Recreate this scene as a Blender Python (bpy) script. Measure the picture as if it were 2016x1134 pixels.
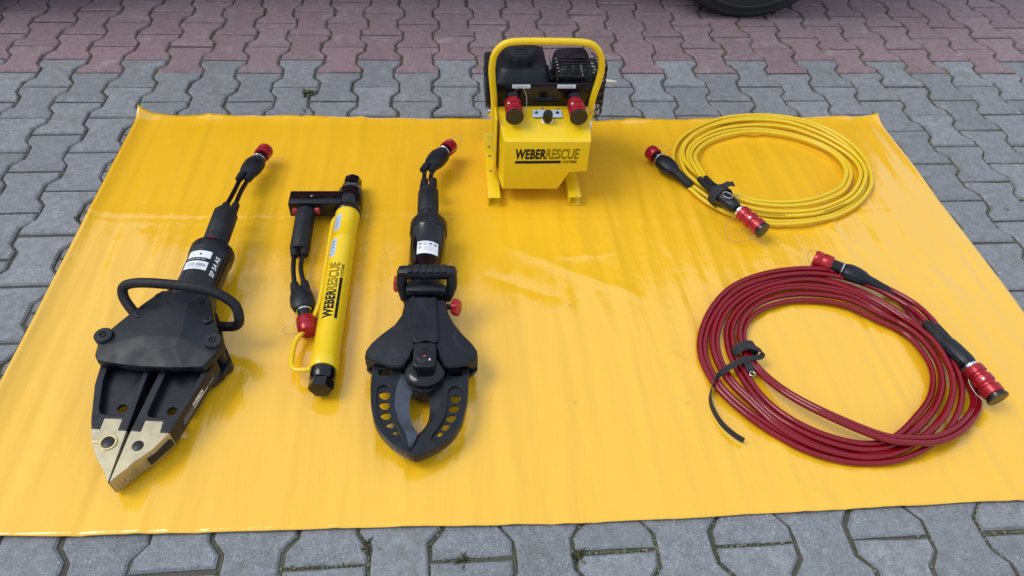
import bpy, bmesh, math, random
from mathutils import Vector, Matrix, Euler, noise
rnd = random.Random(7)
PI = math.pi
for o in list(bpy.data.objects):
    bpy.data.objects.remove(o, do_unlink=True)
scene = bpy.context.scene
C = scene.collection

# ------------------------------------------------------------------ camera
cam = bpy.data.cameras.new('camera'); camo = bpy.data.objects.new('camera', cam); C.objects.link(camo)
cam.sensor_width = 36.0; cam.lens = 26.1; cam.clip_start = 0.01; cam.clip_end = 500
Rm = Matrix.Rotation(-.0713, 4, 'Z') @ Matrix.Rotation(-.0411, 4, 'Y') @ Matrix.Rotation(.7816, 4, 'X')
camo.matrix_world = Matrix.Translation((1.418, -2.6569, 1.4242)) @ Rm
scene.camera = camo

# ------------------------------------------------------------------ sky and sun (overcast, soft light from the left)
SUN_EL, SUN_AZ = math.radians(55), math.radians(-88)      # azimuth from +Y towards +X
world = bpy.data.worlds.new('World'); scene.world = world; world.use_nodes = True
wn = world.node_tree.nodes; wl = world.node_tree.links
sky = wn.new('ShaderNodeTexSky'); sky.sky_type = 'NISHITA'; sky.sun_disc = False
sky.sun_elevation = SUN_EL; sky.sun_rotation = SUN_AZ
sky.air_density = 1.0; sky.dust_density = 6.0; sky.ozone_density = 2.0; sky.altitude = 100
bg = wn['Background']; bg.inputs['Strength'].default_value = 0.13
# closed pale cloud deck over the blue: brightness falls evenly from zenith to horizon as under any overcast sky
wtc = wn.new('ShaderNodeTexCoord'); wsep = wn.new('ShaderNodeSeparateXYZ'); wl.new(wtc.outputs['Generated'], wsep.inputs[0])
wmr = wn.new('ShaderNodeMapRange'); wmr.inputs[1].default_value = 0; wmr.inputs[2].default_value = 1; wmr.inputs[3].default_value = 1.0; wmr.inputs[4].default_value = 1.0
wl.new(wsep.outputs[2], wmr.inputs[0])
wvm = wn.new('ShaderNodeVectorMath'); wvm.operation = 'SCALE'; wvm.inputs[0].default_value = (5.8, 6.6, 7.9); wl.new(wmr.outputs[0], wvm.inputs['Scale'])
wmx = wn.new('ShaderNodeMix'); wmx.data_type = 'RGBA'; wmx.inputs[0].default_value = .82
wl.new(sky.outputs[0], wmx.inputs[6]); wl.new(wvm.outputs[0], wmx.inputs[7]); wl.new(wmx.outputs[2], bg.inputs[0])
sun = bpy.data.lights.new('sun', 'SUN'); sun.energy = 1.4; sun.angle = math.radians(28); sun.color = (1, .97, .93)
suno = bpy.data.objects.new('sun', sun); C.objects.link(suno)
sd = Vector((math.sin(SUN_AZ) * math.cos(SUN_EL), math.cos(SUN_AZ) * math.cos(SUN_EL), math.sin(SUN_EL)))
suno.rotation_euler = sd.to_track_quat('Z', 'Y').to_euler()
suno.location = (0, 0, 6)
vs = scene.view_settings
vs.view_transform = 'Standard'; vs.look = 'None'; vs.gamma = 1; vs.use_curve_mapping = False; vs.exposure = 0.22
scene.render.engine = 'CYCLES'

# ------------------------------------------------------------------ materials
def mat(name, col, rough=.5, metal=0., spec=.5, var=.15, nscale=30, bump=0., bscale=200, coat=0., rv=.09, smear=0.):
    m = bpy.data.materials.new(name); m.use_nodes = True
    nt = m.node_tree; N = nt.nodes; L = nt.links; b = N['Principled BSDF']
    b.inputs['Roughness'].default_value = rough; b.inputs['Metallic'].default_value = metal
    b.inputs['Specular IOR Level'].default_value = spec; b.inputs['Coat Weight'].default_value = coat
    tc = N.new('ShaderNodeTexCoord')
    n = N.new('ShaderNodeTexNoise'); n.inputs['Scale'].default_value = nscale; n.inputs['Detail'].default_value = 5
    L.new(tc.outputs['Object'], n.inputs['Vector'])
    mx = N.new('ShaderNodeMix'); mx.data_type = 'RGBA'
    mx.inputs[6].default_value = (*[c * (1 - var) for c in col], 1)
    mx.inputs[7].default_value = (*[min(1, c * (1 + var)) for c in col], 1)
    L.new(n.outputs['Fac'], mx.inputs[0]); L.new(mx.outputs[2], b.inputs['Base Color'])
    mr = N.new('ShaderNodeMapRange'); mr.inputs[1].default_value = .3; mr.inputs[2].default_value = .7; mr.inputs[3].default_value = max(.02, rough - rv); mr.inputs[4].default_value = rough + rv
    L.new(n.outputs['Fac'], mr.inputs[0]); L.new(mr.outputs[0], b.inputs['Roughness'])
    if smear:      # dusty, rubbed patches: a paler film with its own cloudy outline
        n3 = N.new('ShaderNodeTexNoise'); n3.inputs['Scale'].default_value = 11; n3.inputs['Detail'].default_value = 7; n3.inputs['Roughness'].default_value = .68; n3.inputs['Distortion'].default_value = 1.2
        L.new(tc.outputs['Object'], n3.inputs['Vector'])
        m3 = N.new('ShaderNodeMapRange'); m3.inputs[1].default_value = .50; m3.inputs[2].default_value = .72; m3.inputs[4].default_value = smear
        L.new(n3.outputs['Fac'], m3.inputs[0])
        x3 = N.new('ShaderNodeMix'); x3.data_type = 'RGBA'; x3.inputs[7].default_value = (.075, .080, .092, 1)
        L.new(m3.outputs[0], x3.inputs[0]); L.new(mx.outputs[2], x3.inputs[6]); L.new(x3.outputs[2], b.inputs['Base Color'])
    if bump:
        n2 = N.new('ShaderNodeTexNoise'); n2.inputs['Scale'].default_value = bscale; n2.inputs['Detail'].default_value = 4
        L.new(tc.outputs['Object'], n2.inputs['Vector'])
        bp = N.new('ShaderNodeBump'); bp.inputs['Strength'].default_value = bump; bp.inputs['Distance'].default_value = .002
        L.new(n2.outputs['Fac'], bp.inputs['Height']); L.new(bp.outputs[0], b.inputs['Normal'])
    return m

M = {}
M['plastic'] = mat('black_plastic', (.0050, .0064, .0105), .42, spec=.32, rv=.12, smear=.20, bump=.15, bscale=900, var=.25)
M['rubber'] = mat('black_rubber', (.0070, .0080, .0105), .55, spec=.32, rv=.12, smear=.18, bump=.2, bscale=600, var=.25)
M['gloss'] = mat('black_gloss_paint', (.004, .004, .005), .16, spec=.4, var=.2)
M['steelblack'] = mat('blackened_steel', (.0060, .0074, .0110), .36, spec=.36, metal=.1, rv=.12, smear=.22, bump=.08, bscale=500, var=.25)
M['blade'] = mat('ground_dark_steel', (.085, .095, .118), .38, metal=.55, var=.3, nscale=60)
M['bladeblack'] = mat('burnished_dark_steel', (.020, .021, .025), .3, metal=.4, var=.3, nscale=60)
M['gold'] = mat('gold_coated_steel', (.40, .355, .235), .34, metal=.7, var=.10, nscale=40, bump=.03, bscale=300)
M['goldside'] = mat('bright_gold_ring', (.52, .43, .20), .25, metal=.8)
M['red'] = mat('red_anodised', (.34, .008, .016), .28, metal=.3, var=.15)
M['wire'] = mat('thin_steel_wire', (.34, .30, .24), .35, metal=.6)
M['redplastic'] = mat('red_plastic', (.36, .012, .020), .42, var=.12)
M['yellowpaint'] = mat('yellow_powder_coat', (.78, .52, .008), .30, var=.05, bump=.05, bscale=500)
M['yellowhose'] = mat('yellow_hose_rubber', (.74, .50, .012), .36, var=.08, nscale=12)
M['redhose'] = mat('red_hose_rubber', (.190, .0024, .0085), .09, spec=.42, var=.18, nscale=12)
M['white'] = mat('white_sticker', (.72, .74, .76), .4, var=.04)
M['bluewhite'] = mat('pale_blue_sticker', (.45, .55, .66), .4, var=.06)
M['ink'] = mat('black_ink', (.005, .005, .005), .5, spec=.25, var=.1)
M['whiteink'] = mat('white_ink', (.75, .75, .75), .5, var=.05)
M['grayink'] = mat('grey_ink', (.2, .22, .25), .5, var=.1)
M['chrome'] = mat('bright_metal', (.7, .7, .68), .22, metal=1., var=.1)
M['endcap'] = mat('dark_olive_end_disc', (.030, .024, .016), .34, metal=.3, var=.2)
M['strap'] = mat('black_webbing', (.018, .018, .020), .8, bump=.5, bscale=900, var=.3)
M['tyre'] = mat('tyre_rubber', (.012, .012, .013), .6, var=.3, bump=.2, bscale=150)
M['carred'] = mat('vehicle_red_paint', (.35, .015, .012), .25, coat=.5, var=.03)
M['glass'] = mat('dark_window_glass', (.02, .025, .03), .05, var=.1)
M['under'] = mat('dark_underbody', (.02, .02, .02), .8)
M['rim'] = mat('grey_wheel_rim', (.30, .30, .32), .35, metal=.6)
M['lamp'] = mat('lamp_glass', (.5, .5, .5), .1)
M['lampred'] = mat('tail_lamp_red', (.4, .01, .01), .15)
M['leaf'] = mat('weed_leaf', (.075, .095, .030), .6, var=.5, nscale=90)
M['sand'] = mat('coarse_sand', (.20, .18, .145), .9, var=.5, nscale=150)
M['grass'] = mat('dry_joint_grass', (.17, .155, .075), .7, var=.5, nscale=25)

def paver_material(name, cA, cB):
    m = bpy.data.materials.new(name); m.use_nodes = True
    nt = m.node_tree; N = nt.nodes; L = nt.links; b = N['Principled BSDF']
    b.inputs['Specular IOR Level'].default_value = .35
    geo = N.new('ShaderNodeNewGeometry'); oi = N.new('ShaderNodeObjectInfo')
    pos = geo.outputs['Position']
    add = N.new('ShaderNodeMath'); add.operation = 'ADD'
    L.new(geo.outputs['Random Per Island'], add.inputs[0]); L.new(oi.outputs['Random'], add.inputs[1])
    fr = N.new('ShaderNodeMath'); fr.operation = 'FRACT'; L.new(add.outputs[0], fr.inputs[0])
    def noi(sc, det=4, rough=.6):
        n = N.new('ShaderNodeTexNoise'); n.inputs['Scale'].default_value = sc; n.inputs['Detail'].default_value = det
        n.inputs['Roughness'].default_value = rough; L.new(pos, n.inputs['Vector']); return n.outputs['Fac']
    def ramp(src, p0, p1, c0=(0, 0, 0, 1), c1=(1, 1, 1, 1)):
        r = N.new('ShaderNodeValToRGB'); r.color_ramp.elements[0].position = p0; r.color_ramp.elements[1].position = p1
        r.color_ramp.elements[0].color = c0; r.color_ramp.elements[1].color = c1; L.new(src, r.inputs[0]); return r.outputs[0]
    def mix(fac, a, bb, mode='MIX'):
        x = N.new('ShaderNodeMix'); x.data_type = 'RGBA'; x.blend_type = mode
        for idx, val in ((0, fac), (6, a), (7, bb)):
            if hasattr(val, 'links'): L.new(val, x.inputs[idx])
            elif idx == 0: x.inputs[0].default_value = val
            else: x.inputs[idx].default_value = (*val, 1)
        return x.outputs[2]
    base = mix(fr.outputs[0], cA, cB)
    big = ramp(noi(2.2, 5), .35, .7)
    base = mix(big, base, mix(.30, base, (.30, .29, .27)))
    mid = noi(38, 6, .7)
    base = mix(ramp(mid, .38, .62), mix(.46, base, (.07, .07, .07)), mix(.10, base, (.55, .55, .54)))
    base = mix(ramp(noi(120, 4, .7), .42, .60), mix(.34, base, (.06, .06, .065)), base)
    fine = noi(420, 3, .8)
    base = mix(ramp(fine, .36, .64), mix(.55, base, (.05, .05, .055)), mix(.20, base, (.62, .63, .64)))
    vo = N.new('ShaderNodeTexVoronoi'); vo.inputs['Scale'].default_value = 120; L.new(pos, vo.inputs['Vector'])
    spk = ramp(vo.outputs['Distance'], .10, .20, (1, 1, 1, 1), (0, 0, 0, 1))
    vsel = N.new('ShaderNodeSeparateColor'); L.new(vo.outputs['Color'], vsel.inputs[0])
    sel = ramp(vsel.outputs[0], .80, .95)
    sp = N.new('ShaderNodeMath'); sp.operation = 'MULTIPLY'; L.new(spk, sp.inputs[0]); L.new(sel, sp.inputs[1])
    base = mix(sp.outputs[0], base, (.55, .56, .56))
    # pale scuffs and greenish dirt with their own outlines
    base = mix(ramp(noi(9, 8, .75), .56, .70), base, mix(.34, base, (.46, .47, .46)))
    base = mix(ramp(noi(6.3, 8, .75), .54, .70), base, mix(.42, base, (.11, .112, .075)))
    L.new(base, b.inputs['Base Color'])
    b.inputs['Roughness'].default_value = .78
    bp = N.new('ShaderNodeBump'); bp.inputs['Strength'].default_value = .55; bp.inputs['Distance'].default_value = .0025
    hm = N.new('ShaderNodeMath'); hm.operation = 'ADD'; L.new(fine, hm.inputs[0]); L.new(mid, hm.inputs[1])
    L.new(hm.outputs[0], bp.inputs['Height']); L.new(bp.outputs[0], b.inputs['Normal'])
    return m
M['pgrey'] = paver_material('grey_concrete_paver', (.175, .197, .220), (.330, .352, .374))
M['pred'] = paver_material('red_concrete_paver', (.285, .078, .094), (.395, .165, .182))
M['pmix'] = paver_material('faded_red_paver', (.215, .185, .185), (.265, .235, .235))

def joint_material():
    m = bpy.data.materials.new('joint_sand_and_moss'); m.use_nodes = True
    nt = m.node_tree; N = nt.nodes; L = nt.links; b = N['Principled BSDF']; b.inputs['Roughness'].default_value = .95
    tc = N.new('ShaderNodeNewGeometry')
    n = N.new('ShaderNodeTexNoise'); n.inputs['Scale'].default_value = 3.5; n.inputs['Detail'].default_value = 8; n.inputs['Roughness'].default_value = .7
    L.new(tc.outputs['Position'], n.inputs['Vector'])
    r = N.new('ShaderNodeValToRGB'); e = r.color_ramp.elements
    e[0].position = .38; e[0].color = (.105, .095, .075, 1); e[1].position = .66; e[1].color = (.075, .090, .030, 1)
    x = r.color_ramp.elements.new(.52); x.color = (.150, .135, .100, 1)
    L.new(n.outputs['Fac'], r.inputs[0])
    n2 = N.new('ShaderNodeTexNoise'); n2.inputs['Scale'].default_value = 160; n2.inputs['Detail'].default_value = 5
    L.new(tc.outputs['Position'], n2.inputs['Vector'])
    mx = N.new('ShaderNodeMix'); mx.data_type = 'RGBA'; mx.blend_type = 'MULTIPLY'; mx.inputs[0].default_value = .7
    L.new(r.outputs[0], mx.inputs[6]); L.new(n2.outputs['Color'], mx.inputs[7]); L.new(mx.outputs[2], b.inputs['Base Color'])
    bp = N.new('ShaderNodeBump'); bp.inputs['Distance'].default_value = .006; L.new(n2.outputs['Fac'], bp.inputs['Height']); L.new(bp.outputs[0], b.inputs['Normal'])
    return m
M['joint'] = joint_material()

def tarp_material():
    m = bpy.data.materials.new('yellow_pvc_tarpaulin'); m.use_nodes = True
    nt = m.node_tree; N = nt.nodes; L = nt.links; b = N['Principled BSDF']
    b.inputs['Specular IOR Level'].default_value = .85
    b.inputs['Coat Weight'].default_value = .25; b.inputs['Coat Roughness'].default_value = .07
    geo = N.new('ShaderNodeNewGeometry'); pos = geo.outputs['Position']
    sep = N.new('ShaderNodeSeparateXYZ'); L.new(pos, sep.inputs[0])
    def noi(sc, det=4, vec=None):
        n = N.new('ShaderNodeTexNoise'); n.inputs['Scale'].default_value = sc; n.inputs['Detail'].default_value = det
        L.new(vec or pos, n.inputs['Vector']); return n.outputs['Fac']
    def mapr(src, a, bb, c, d):
        r = N.new('ShaderNodeMapRange'); r.inputs[1].default_value = a; r.inputs[2].default_value = bb; r.inputs[3].default_value = c; r.inputs[4].default_value = d
        L.new(src, r.inputs[0]); return r.outputs[0]
    def math_(op, a, bb):
        x = N.new('ShaderNodeMath'); x.operation = op
        for i, v in enumerate((a, bb)):
            if hasattr(v, 'links'): L.new(v, x.inputs[i])
            else: x.inputs[i].default_value = v
        return x.outputs[0]
    mx = N.new('ShaderNodeMix'); mx.data_type = 'RGBA'
    mx.inputs[6].default_value = (.79, .430, .012, 1); mx.inputs[7].default_value = (.83, .470, .018, 1)
    L.new(noi(3, 5), mx.inputs[0])
    col = mx.outputs[2]
    # small foot marks and dirt specks on the cloth
    vo = N.new('ShaderNodeTexVoronoi'); vo.inputs['Scale'].default_value = 11; L.new(pos, vo.inputs['Vector'])
    dots = mapr(vo.outputs['Distance'], .012, .03, 1, 0)
    sc_ = N.new('ShaderNodeSeparateColor'); L.new(vo.outputs['Color'], sc_.inputs[0])
    dots = math_('MULTIPLY', dots, mapr(sc_.outputs[1], .55, .56, 0, .8))
    for (sx, sy) in ((1.725, -1.330), (1.989, -1.341), (1.701, -1.641), (1.964, -1.651)):
        d = N.new('ShaderNodeVectorMath'); d.operation = 'DISTANCE'; L.new(pos, d.inputs[0]); d.inputs[1].default_value = (sx, sy, .006)
        rr = math_('MULTIPLY', mapr(d.outputs['Value'], .003, .0085, .55, 0), mapr(noi(180, 3), .40, .62, 0, 1))
        dots = math_('MAXIMUM', dots, rr)
    mx2 = N.new('ShaderNodeMix'); mx2.data_type = 'RGBA'; mx2.inputs[7].default_value = (.16, .10, .03, 1)
    L.new(dots, mx2.inputs[0]); L.new(col, mx2.inputs[6]); L.new(mx2.outputs[2], b.inputs['Base Color'])
    stretch = N.new('ShaderNodeVectorMath'); stretch.operation = 'MULTIPLY'; stretch.inputs[1].default_value = (6, 1.1, 1); L.new(pos, stretch.inputs[0])
    streak = noi(3.2, 6, stretch.outputs[0])
    L.new(mapr(streak, .3, .7, .06, .20), b.inputs['Roughness'])
    # fine woven ribs running across the mat, plus shallow creases
    rib = math_('SINE', math_('MULTIPLY', sep.outputs[1], 2 * PI / .0062), 0)
    patch = mapr(noi(4.5, 4), .42, .62, .05, 1)
    h = math_('MULTIPLY', math_('MULTIPLY', rib, patch), .00006)
    h = math_('ADD', h, math_('MULTIPLY', noi(22, 3), .0013))
    h = math_('ADD', h, math_('MULTIPLY', streak, .0060))
    bp = N.new('ShaderNodeBump'); bp.inputs['Strength'].default_value = .7; bp.inputs['Distance'].default_value = 1.0
    L.new(h, bp.inputs['Height']); L.new(bp.outputs[0], b.inputs['Normal']); L.new(bp.outputs[0], b.inputs['Coat Normal'])
    return m
M['tarp'] = tarp_material()

# ------------------------------------------------------------------ mesh helpers
def tag(o, label=None, cat=None, group=None, kind=None):
    if label: o['label'] = label
    if cat: o['category'] = cat
    if group: o['group'] = group
    if kind: o['kind'] = kind
    return o
def empty(name, loc=(0, 0, 0), rot=(0, 0, 0)):
    o = bpy.data.objects.new(name, None); C.objects.link(o); o.location = loc; o.rotation_euler = rot
    o.empty_display_size = .05
    return o
def crom(pts, n=8, closed=False):
    P = [Vector(p) for p in pts]; out = []; m = len(P)
    for i in range(m if closed else m - 1):
        if closed: a, b, c, d = P[i - 1], P[i], P[(i + 1) % m], P[(i + 2) % m]
        else: a, b, c, d = P[max(i - 1, 0)], P[i], P[i + 1], P[min(i + 2, m - 1)]
        for k in range(n):
            t = k / n
            out.append(.5 * ((2 * b) + (c - a) * t + (2 * a - 5 * b + 4 * c - d) * t * t + (3 * b - a - 3 * c + d) * t ** 3))
    if not closed: out.append(P[-1].copy())
    return out
def axis_frame(D):
    D = Vector(D).normalized(); up = Vector((0, 0, 1))
    if abs(D.z) > .95: up = Vector((0, 1, 0))
    X = up.cross(D).normalized(); Y = D.cross(X).normalized()     # Y is the "up" side of the axis
    return X, Y, D
class MB:
    def __init__(s): s.v = []; s.f = []
    def add(s, verts, faces):
        k = len(s.v); s.v += [tuple(v) for v in verts]; s.f += [tuple(i + k for i in f) for f in faces]; return s
    def rings(s, rings, c0=True, c1=True):
        n = len(rings[0]); v = [p for r in rings for p in r]; f = []
        for i in range(len(rings) - 1):
            for j in range(n):
                f.append((i * n + j, i * n + (j + 1) % n, (i + 1) * n + (j + 1) % n, (i + 1) * n + j))
        if c0: f.append(tuple(reversed(range(n))))
        if c1: f.append(tuple((len(rings) - 1) * n + j for j in range(n)))
        return s.add(v, f)
    def lathe(s, P, D, prof, n=28, sx=1., sy=1., c0=True, c1=True):
        X, Y, Z = axis_frame(D); P = Vector(P); R = []
        for r, t in prof:
            R.append([P + Z * t + X * (math.cos(2 * PI * k / n) * r * sx) + Y * (math.sin(2 * PI * k / n) * r * sy) for k in range(n)])
        return s.rings(R, c0, c1)
    def star(s, P, D, prof, lobes=6, depth=.12, n=48):
        X, Y, Z = axis_frame(D); P = Vector(P); R = []
        for r, t in prof:
            R.append([P + Z * t + (X * math.cos(2 * PI * k / n) + Y * math.sin(2 * PI * k / n)) * r * (1 + depth * math.cos(lobes * 2 * PI * k / n)) for k in range(n)])
        return s.rings(R)
    def tube(s, path, r, n=10, cap=True):
        P = [Vector(p) for p in path]; R = []; m = len(P)
        T = [(P[min(i + 1, m - 1)] - P[max(i - 1, 0)]).normalized() for i in range(m)]
        ref = Vector((0, 0, 1)) if abs(T[0].z) < .9 else Vector((1, 0, 0))
        X = (ref - T[0] * ref.dot(T[0])).normalized()
        for i in range(m):
            X = (X - T[i] * X.dot(T[i])).normalized(); Y = T[i].cross(X)
            rr = r[i] if isinstance(r, (list, tuple)) else r
            R.append([P[i] + (X * math.cos(2 * PI * k / n) + Y * math.sin(2 * PI * k / n)) * rr for k in range(n)])
        return s.rings(R, cap, cap)
    def ribbon(s, path, widthdir, w, t):
        P = [Vector(p) for p in path]; m = len(P); R = []
        for i in range(m):
            T = (P[min(i + 1, m - 1)] - P[max(i - 1, 0)]).normalized()
            W = Vector(widthdir[i] if isinstance(widthdir, list) else widthdir); W = (W - T * W.dot(T)).normalized()
            Nn = T.cross(W)
            R.append([P[i] + W * w / 2 + Nn * t / 2, P[i] - W * w / 2 + Nn * t / 2, P[i] - W * w / 2 - Nn * t / 2, P[i] + W * w / 2 - Nn * t / 2])
        return s.rings(R)
    def box(s, c, size, bev=.002, M_=None):
        hx, hy, hz = [d / 2 for d in size]; b = min(bev, hx * .9, hy * .9, hz * .9)
        bm = bmesh.new(); bmesh.ops.create_cube(bm, size=1)
        for v in bm.verts: v.co = Vector((v.co.x * size[0], v.co.y * size[1], v.co.z * size[2]))
        if b > 0: bmesh.ops.bevel(bm, geom=list(bm.edges), offset=b, segments=2, profile=.5, affect='EDGES')
        bm.verts.index_update(); c = Vector(c)
        vv = [(M_ @ v.co if M_ else v.co) + c for v in bm.verts]; ff = [[v.index for v in f.verts] for f in bm.faces]
        bm.free(); return s.add(vv, ff)
    def build(s, name, m, parent=None, ang=38, smooth=True):
        me = bpy.data.meshes.new(name); me.from_pydata([tuple(v) for v in s.v], [], s.f); me.update()
        bm = bmesh.new(); bm.from_mesh(me); bmesh.ops.recalc_face_normals(bm, faces=bm.faces); bm.to_mesh(me); bm.free()
        me.materials.append(m)
        if smooth:
            me.polygons.foreach_set('use_smooth', [True] * len(me.polygons)); me.set_sharp_from_angle(angle=math.radians(ang))
        o = bpy.data.objects.new(name, me); C.objects.link(o)
        if parent: o.parent = parent
        return o
def eval_curve(cu):
    o = bpy.data.objects.new('tmp', cu); C.objects.link(o)
    dg = bpy.context.evaluated_depsgraph_get(); me = bpy.data.meshes.new_from_object(o.evaluated_get(dg))
    v = [x.co.copy() for x in me.vertices]; f = [list(p.vertices) for p in me.polygons]
    bpy.data.objects.remove(o, do_unlink=True); bpy.data.meshes.remove(me); bpy.data.curves.remove(cu)
    return v, f
def plate(outlines, z0, z1, bev=.001, res=2):
    "flat plate with holes: first outline outside, the others holes"
    cu = bpy.data.curves.new('tmp', 'CURVE'); cu.dimensions = '2D'; cu.fill_mode = 'BOTH'
    for ol in outlines:
        sp = cu.splines.new('POLY'); sp.points.add(len(ol) - 1); sp.use_cyclic_u = True
        for p, q in zip(sp.points, ol): p.co = (q[0], q[1], 0, 1)
    cu.extrude = max((z1 - z0) / 2 - bev, .0001); cu.bevel_depth = bev; cu.bevel_resolution = 1; cu.offset = -bev
    v, f = eval_curve(cu); mz = (z0 + z1) / 2
    return [Vector((a.x, a.y, a.z + mz)) for a in v], f
def text_fit(body, w, h, bold=0., outline=0., shear=0., depth=.0):
    "text mesh in the XY plane scaled to fill w x h from the origin"
    cu = bpy.data.curves.new('tmp', 'FONT'); cu.body = body; cu.size = 1; cu.shear = shear; cu.space_character = 1.0 + bold * 1.5
    cu.resolution_u = 3
    if outline: cu.fill_mode = 'NONE'; cu.bevel_depth = outline; cu.bevel_resolution = 0
    else: cu.offset = bold; cu.fill_mode = 'FRONT'
    v, f = eval_curve(cu)
    x0 = min(a.x for a in v); x1 = max(a.x for a in v); y0 = min(a.y for a in v); y1 = max(a.y for a in v)
    return [Vector(((a.x - x0) / (x1 - x0) * w, (a.y - y0) / (y1 - y0) * h, a.z * .02)) for a in v], f
def circ(x, y, r, n=16, ry=None): return [(x + r * math.cos(2 * PI * k / n), y + (ry or r) * math.sin(2 * PI * k / n)) for k in range(n)]
def rrect(x0, y0, x1, y1, r, n=4):
    o = []
    for cx, cy, a in ((x1 - r, y1 - r, 0), (x0 + r, y1 - r, 90), (x0 + r, y0 + r, 180), (x1 - r, y0 + r, 270)):
        for k in range(n + 1):
            t = math.radians(a + 90 * k / n); o.append((cx + r * math.cos(t), cy + r * math.sin(t)))
    return o
def grid_quad(x0, x1, y0, y1, nx=10, ny=2):
    v = [Vector((x0 + (x1 - x0) * i / nx, y0 + (y1 - y0) * j / ny, 0)) for j in range(ny + 1) for i in range(nx + 1)]
    f = [(j * (nx + 1) + i, j * (nx + 1) + i + 1, (j + 1) * (nx + 1) + i + 1, (j + 1) * (nx + 1) + i) for j in range(ny) for i in range(nx)]
    return v, f
def finer(vf, maxlen=.003):
    bm = bmesh.new(); vs_ = [bm.verts.new(v) for v in vf[0]]
    for f in vf[1]:
        try: bm.faces.new([vs_[i] for i in f])
        except ValueError: pass
    bmesh.ops.triangulate(bm, faces=list(bm.faces))
    for _ in range(4):
        ed = [e for e in bm.edges if e.calc_length() > maxlen]
        if not ed: break
        bmesh.ops.subdivide_edges(bm, edges=ed, cuts=1); bmesh.ops.triangulate(bm, faces=list(bm.faces))
    bm.verts.index_update(); r = [v.co.copy() for v in bm.verts], [[v.index for v in f.verts] for f in bm.faces]; bm.free(); return r
def put(vf, fn): return [fn(v) for v in vf[0]], vf[1]

# ------------------------------------------------------------------ ground and paving
gm = MB(); gm.add([(-60, -60, -.05), (60, -60, -.05), (60, 60, -.05), (-60, 60, -.05)], [(0, 1, 2, 3)])
ground = gm.build('ground', M['pgrey'], smooth=False); tag(ground, 'paved yard running on beyond the pavers', 'ground', kind='structure')
bed = MB(); bed.add(*put(grid_quad(-3.6, 6.6, -5, 3.4, 2, 2), lambda v: Vector((v.x, v.y, -.0080))))
paving = bed.build('paving', M['joint'], smooth=False)
tag(paving, 'yard of interlocking bone-shaped grey and red concrete pavers', 'paving', kind='structure')

CP, LP, AP = .1445, .2, .0125
def paver_mesh(seed):
    r = random.Random(seed); w = CP / 2; gap = .0041
    side = [(-1, -.1), (-1, -.066), (1, -.034), (1, .034), (-1, .066), (-1, .1)]
    pts = []
    for s, y in side: pts.append((w - s * AP - gap, math.copysign(min(abs(y), .1 - gap), y)))
    for s, y in reversed(side): pts.append((-(w - s * AP - gap), math.copysign(min(abs(y), .1 - gap), y)))
    pts = [(x + r.uniform(-.0021, .0021), y + r.uniform(-.0021, .0021)) for x, y in pts]
    sub = []
    for i in range(12):
        a, c = Vector(pts[i]), Vector(pts[(i + 1) % 12]); sub.append(tuple(a)); L_e = (c - a).length
        if L_e > .045:
            m_ = 3 if L_e > .1 else 2
            for k in range(1, m_): q = a.lerp(c, k / m_ + r.uniform(-.08, .08)); sub.append((q.x + r.uniform(-.0014, .0014), q.y + r.uniform(-.0014, .0014)))
    pts = sub; NP_ = len(pts)
    def inset(d):
        o = []
        for i, (x, y) in enumerate(pts):
            a = Vector(pts[i - 1]); b = Vector((x, y)); c = Vector(pts[(i + 1) % NP_])
            e1 = (b - a).normalized(); e2 = (c - b).normalized()
            n1 = Vector((-e1.y, e1.x)); n2 = Vector((-e2.y, e2.x)); n = (n1 + n2); n = n / max(.35, n.length_squared / 2)
            o.append((b.x + n.x * d, b.y + n.y * d))
        return o
    b = MB(); i2 = inset(.0050)
    b.rings([[(x, y, -.03) for x, y in pts], [(x, y, -.0046) for x, y in pts], [(x, y, 0) for x, y in i2]], c0=False)
    return b
PM = [paver_mesh(k) for k in range(7)]
meshes = {}
for key in ('pgrey', 'pred', 'pmix'):
    for k, b in enumerate(PM):
        o = b.build('paver', M[key], ang=20); meshes[key, k] = o.data; bpy.data.objects.remove(o)
camI = camo.matrix_world.inverted()
def seen(p):
    q = camI @ Vector(p)
    if q.z > -.1: return False
    f = 26.1 / 36 * 2
    return abs(q.x / -q.z * f) < 1.06 and abs(q.y / -q.z * f) < 1.06 * 9 / 16
spots = []
for i in range(-24, 46):
    for j in range(-25, 17):
        x = i * CP; y = j * LP + .1 + (.1 if i % 2 else 0)
        if not (-3.4 < x < 6.4 and -4.8 < y < 3.2): continue
        red = y > -.05
        hidden = .47 < x < 2.88 and -1.80 < y < -.52
        key = 'pred' if red else ('pmix' if 3 <= i <= 20 and -1.8 < y < -.5 else 'pgrey')
        vis = any(seen((x + a, y + c, 0)) for a in (-.07, 0, .07) for c in (-.09, 0, .09)) and not hidden
        spots.append((vis, (Vector((x, y, 0)) - camo.location).length, x, y, key))
spots.sort(key=lambda s: (not s[0], s[1]))
restb = {'pgrey': MB(), 'pred': MB(), 'pmix': MB()}
for n_, (vis, d_, x, y, key) in enumerate(spots):
    k = rnd.randrange(7); flip = rnd.random() < .5
    zz = rnd.gauss(0, .0009); tx, ty = rnd.gauss(0, .006), rnd.gauss(0, .006); rz = rnd.gauss(0, .006)
    mt = Matrix.Translation((x + rnd.gauss(0, .0012), y + rnd.gauss(0, .0012), zz)) @ Euler((tx, ty, rz + (PI if flip else 0))).to_matrix().to_4x4()
    if n_ < 300 and vis:
        o = bpy.data.objects.new('paver', meshes[key, k]); C.objects.link(o); o.parent = paving; o.matrix_local = mt
    else:
        restb[key].add([mt @ Vector(v) for v in PM[k].v], PM[k].f)
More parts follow.
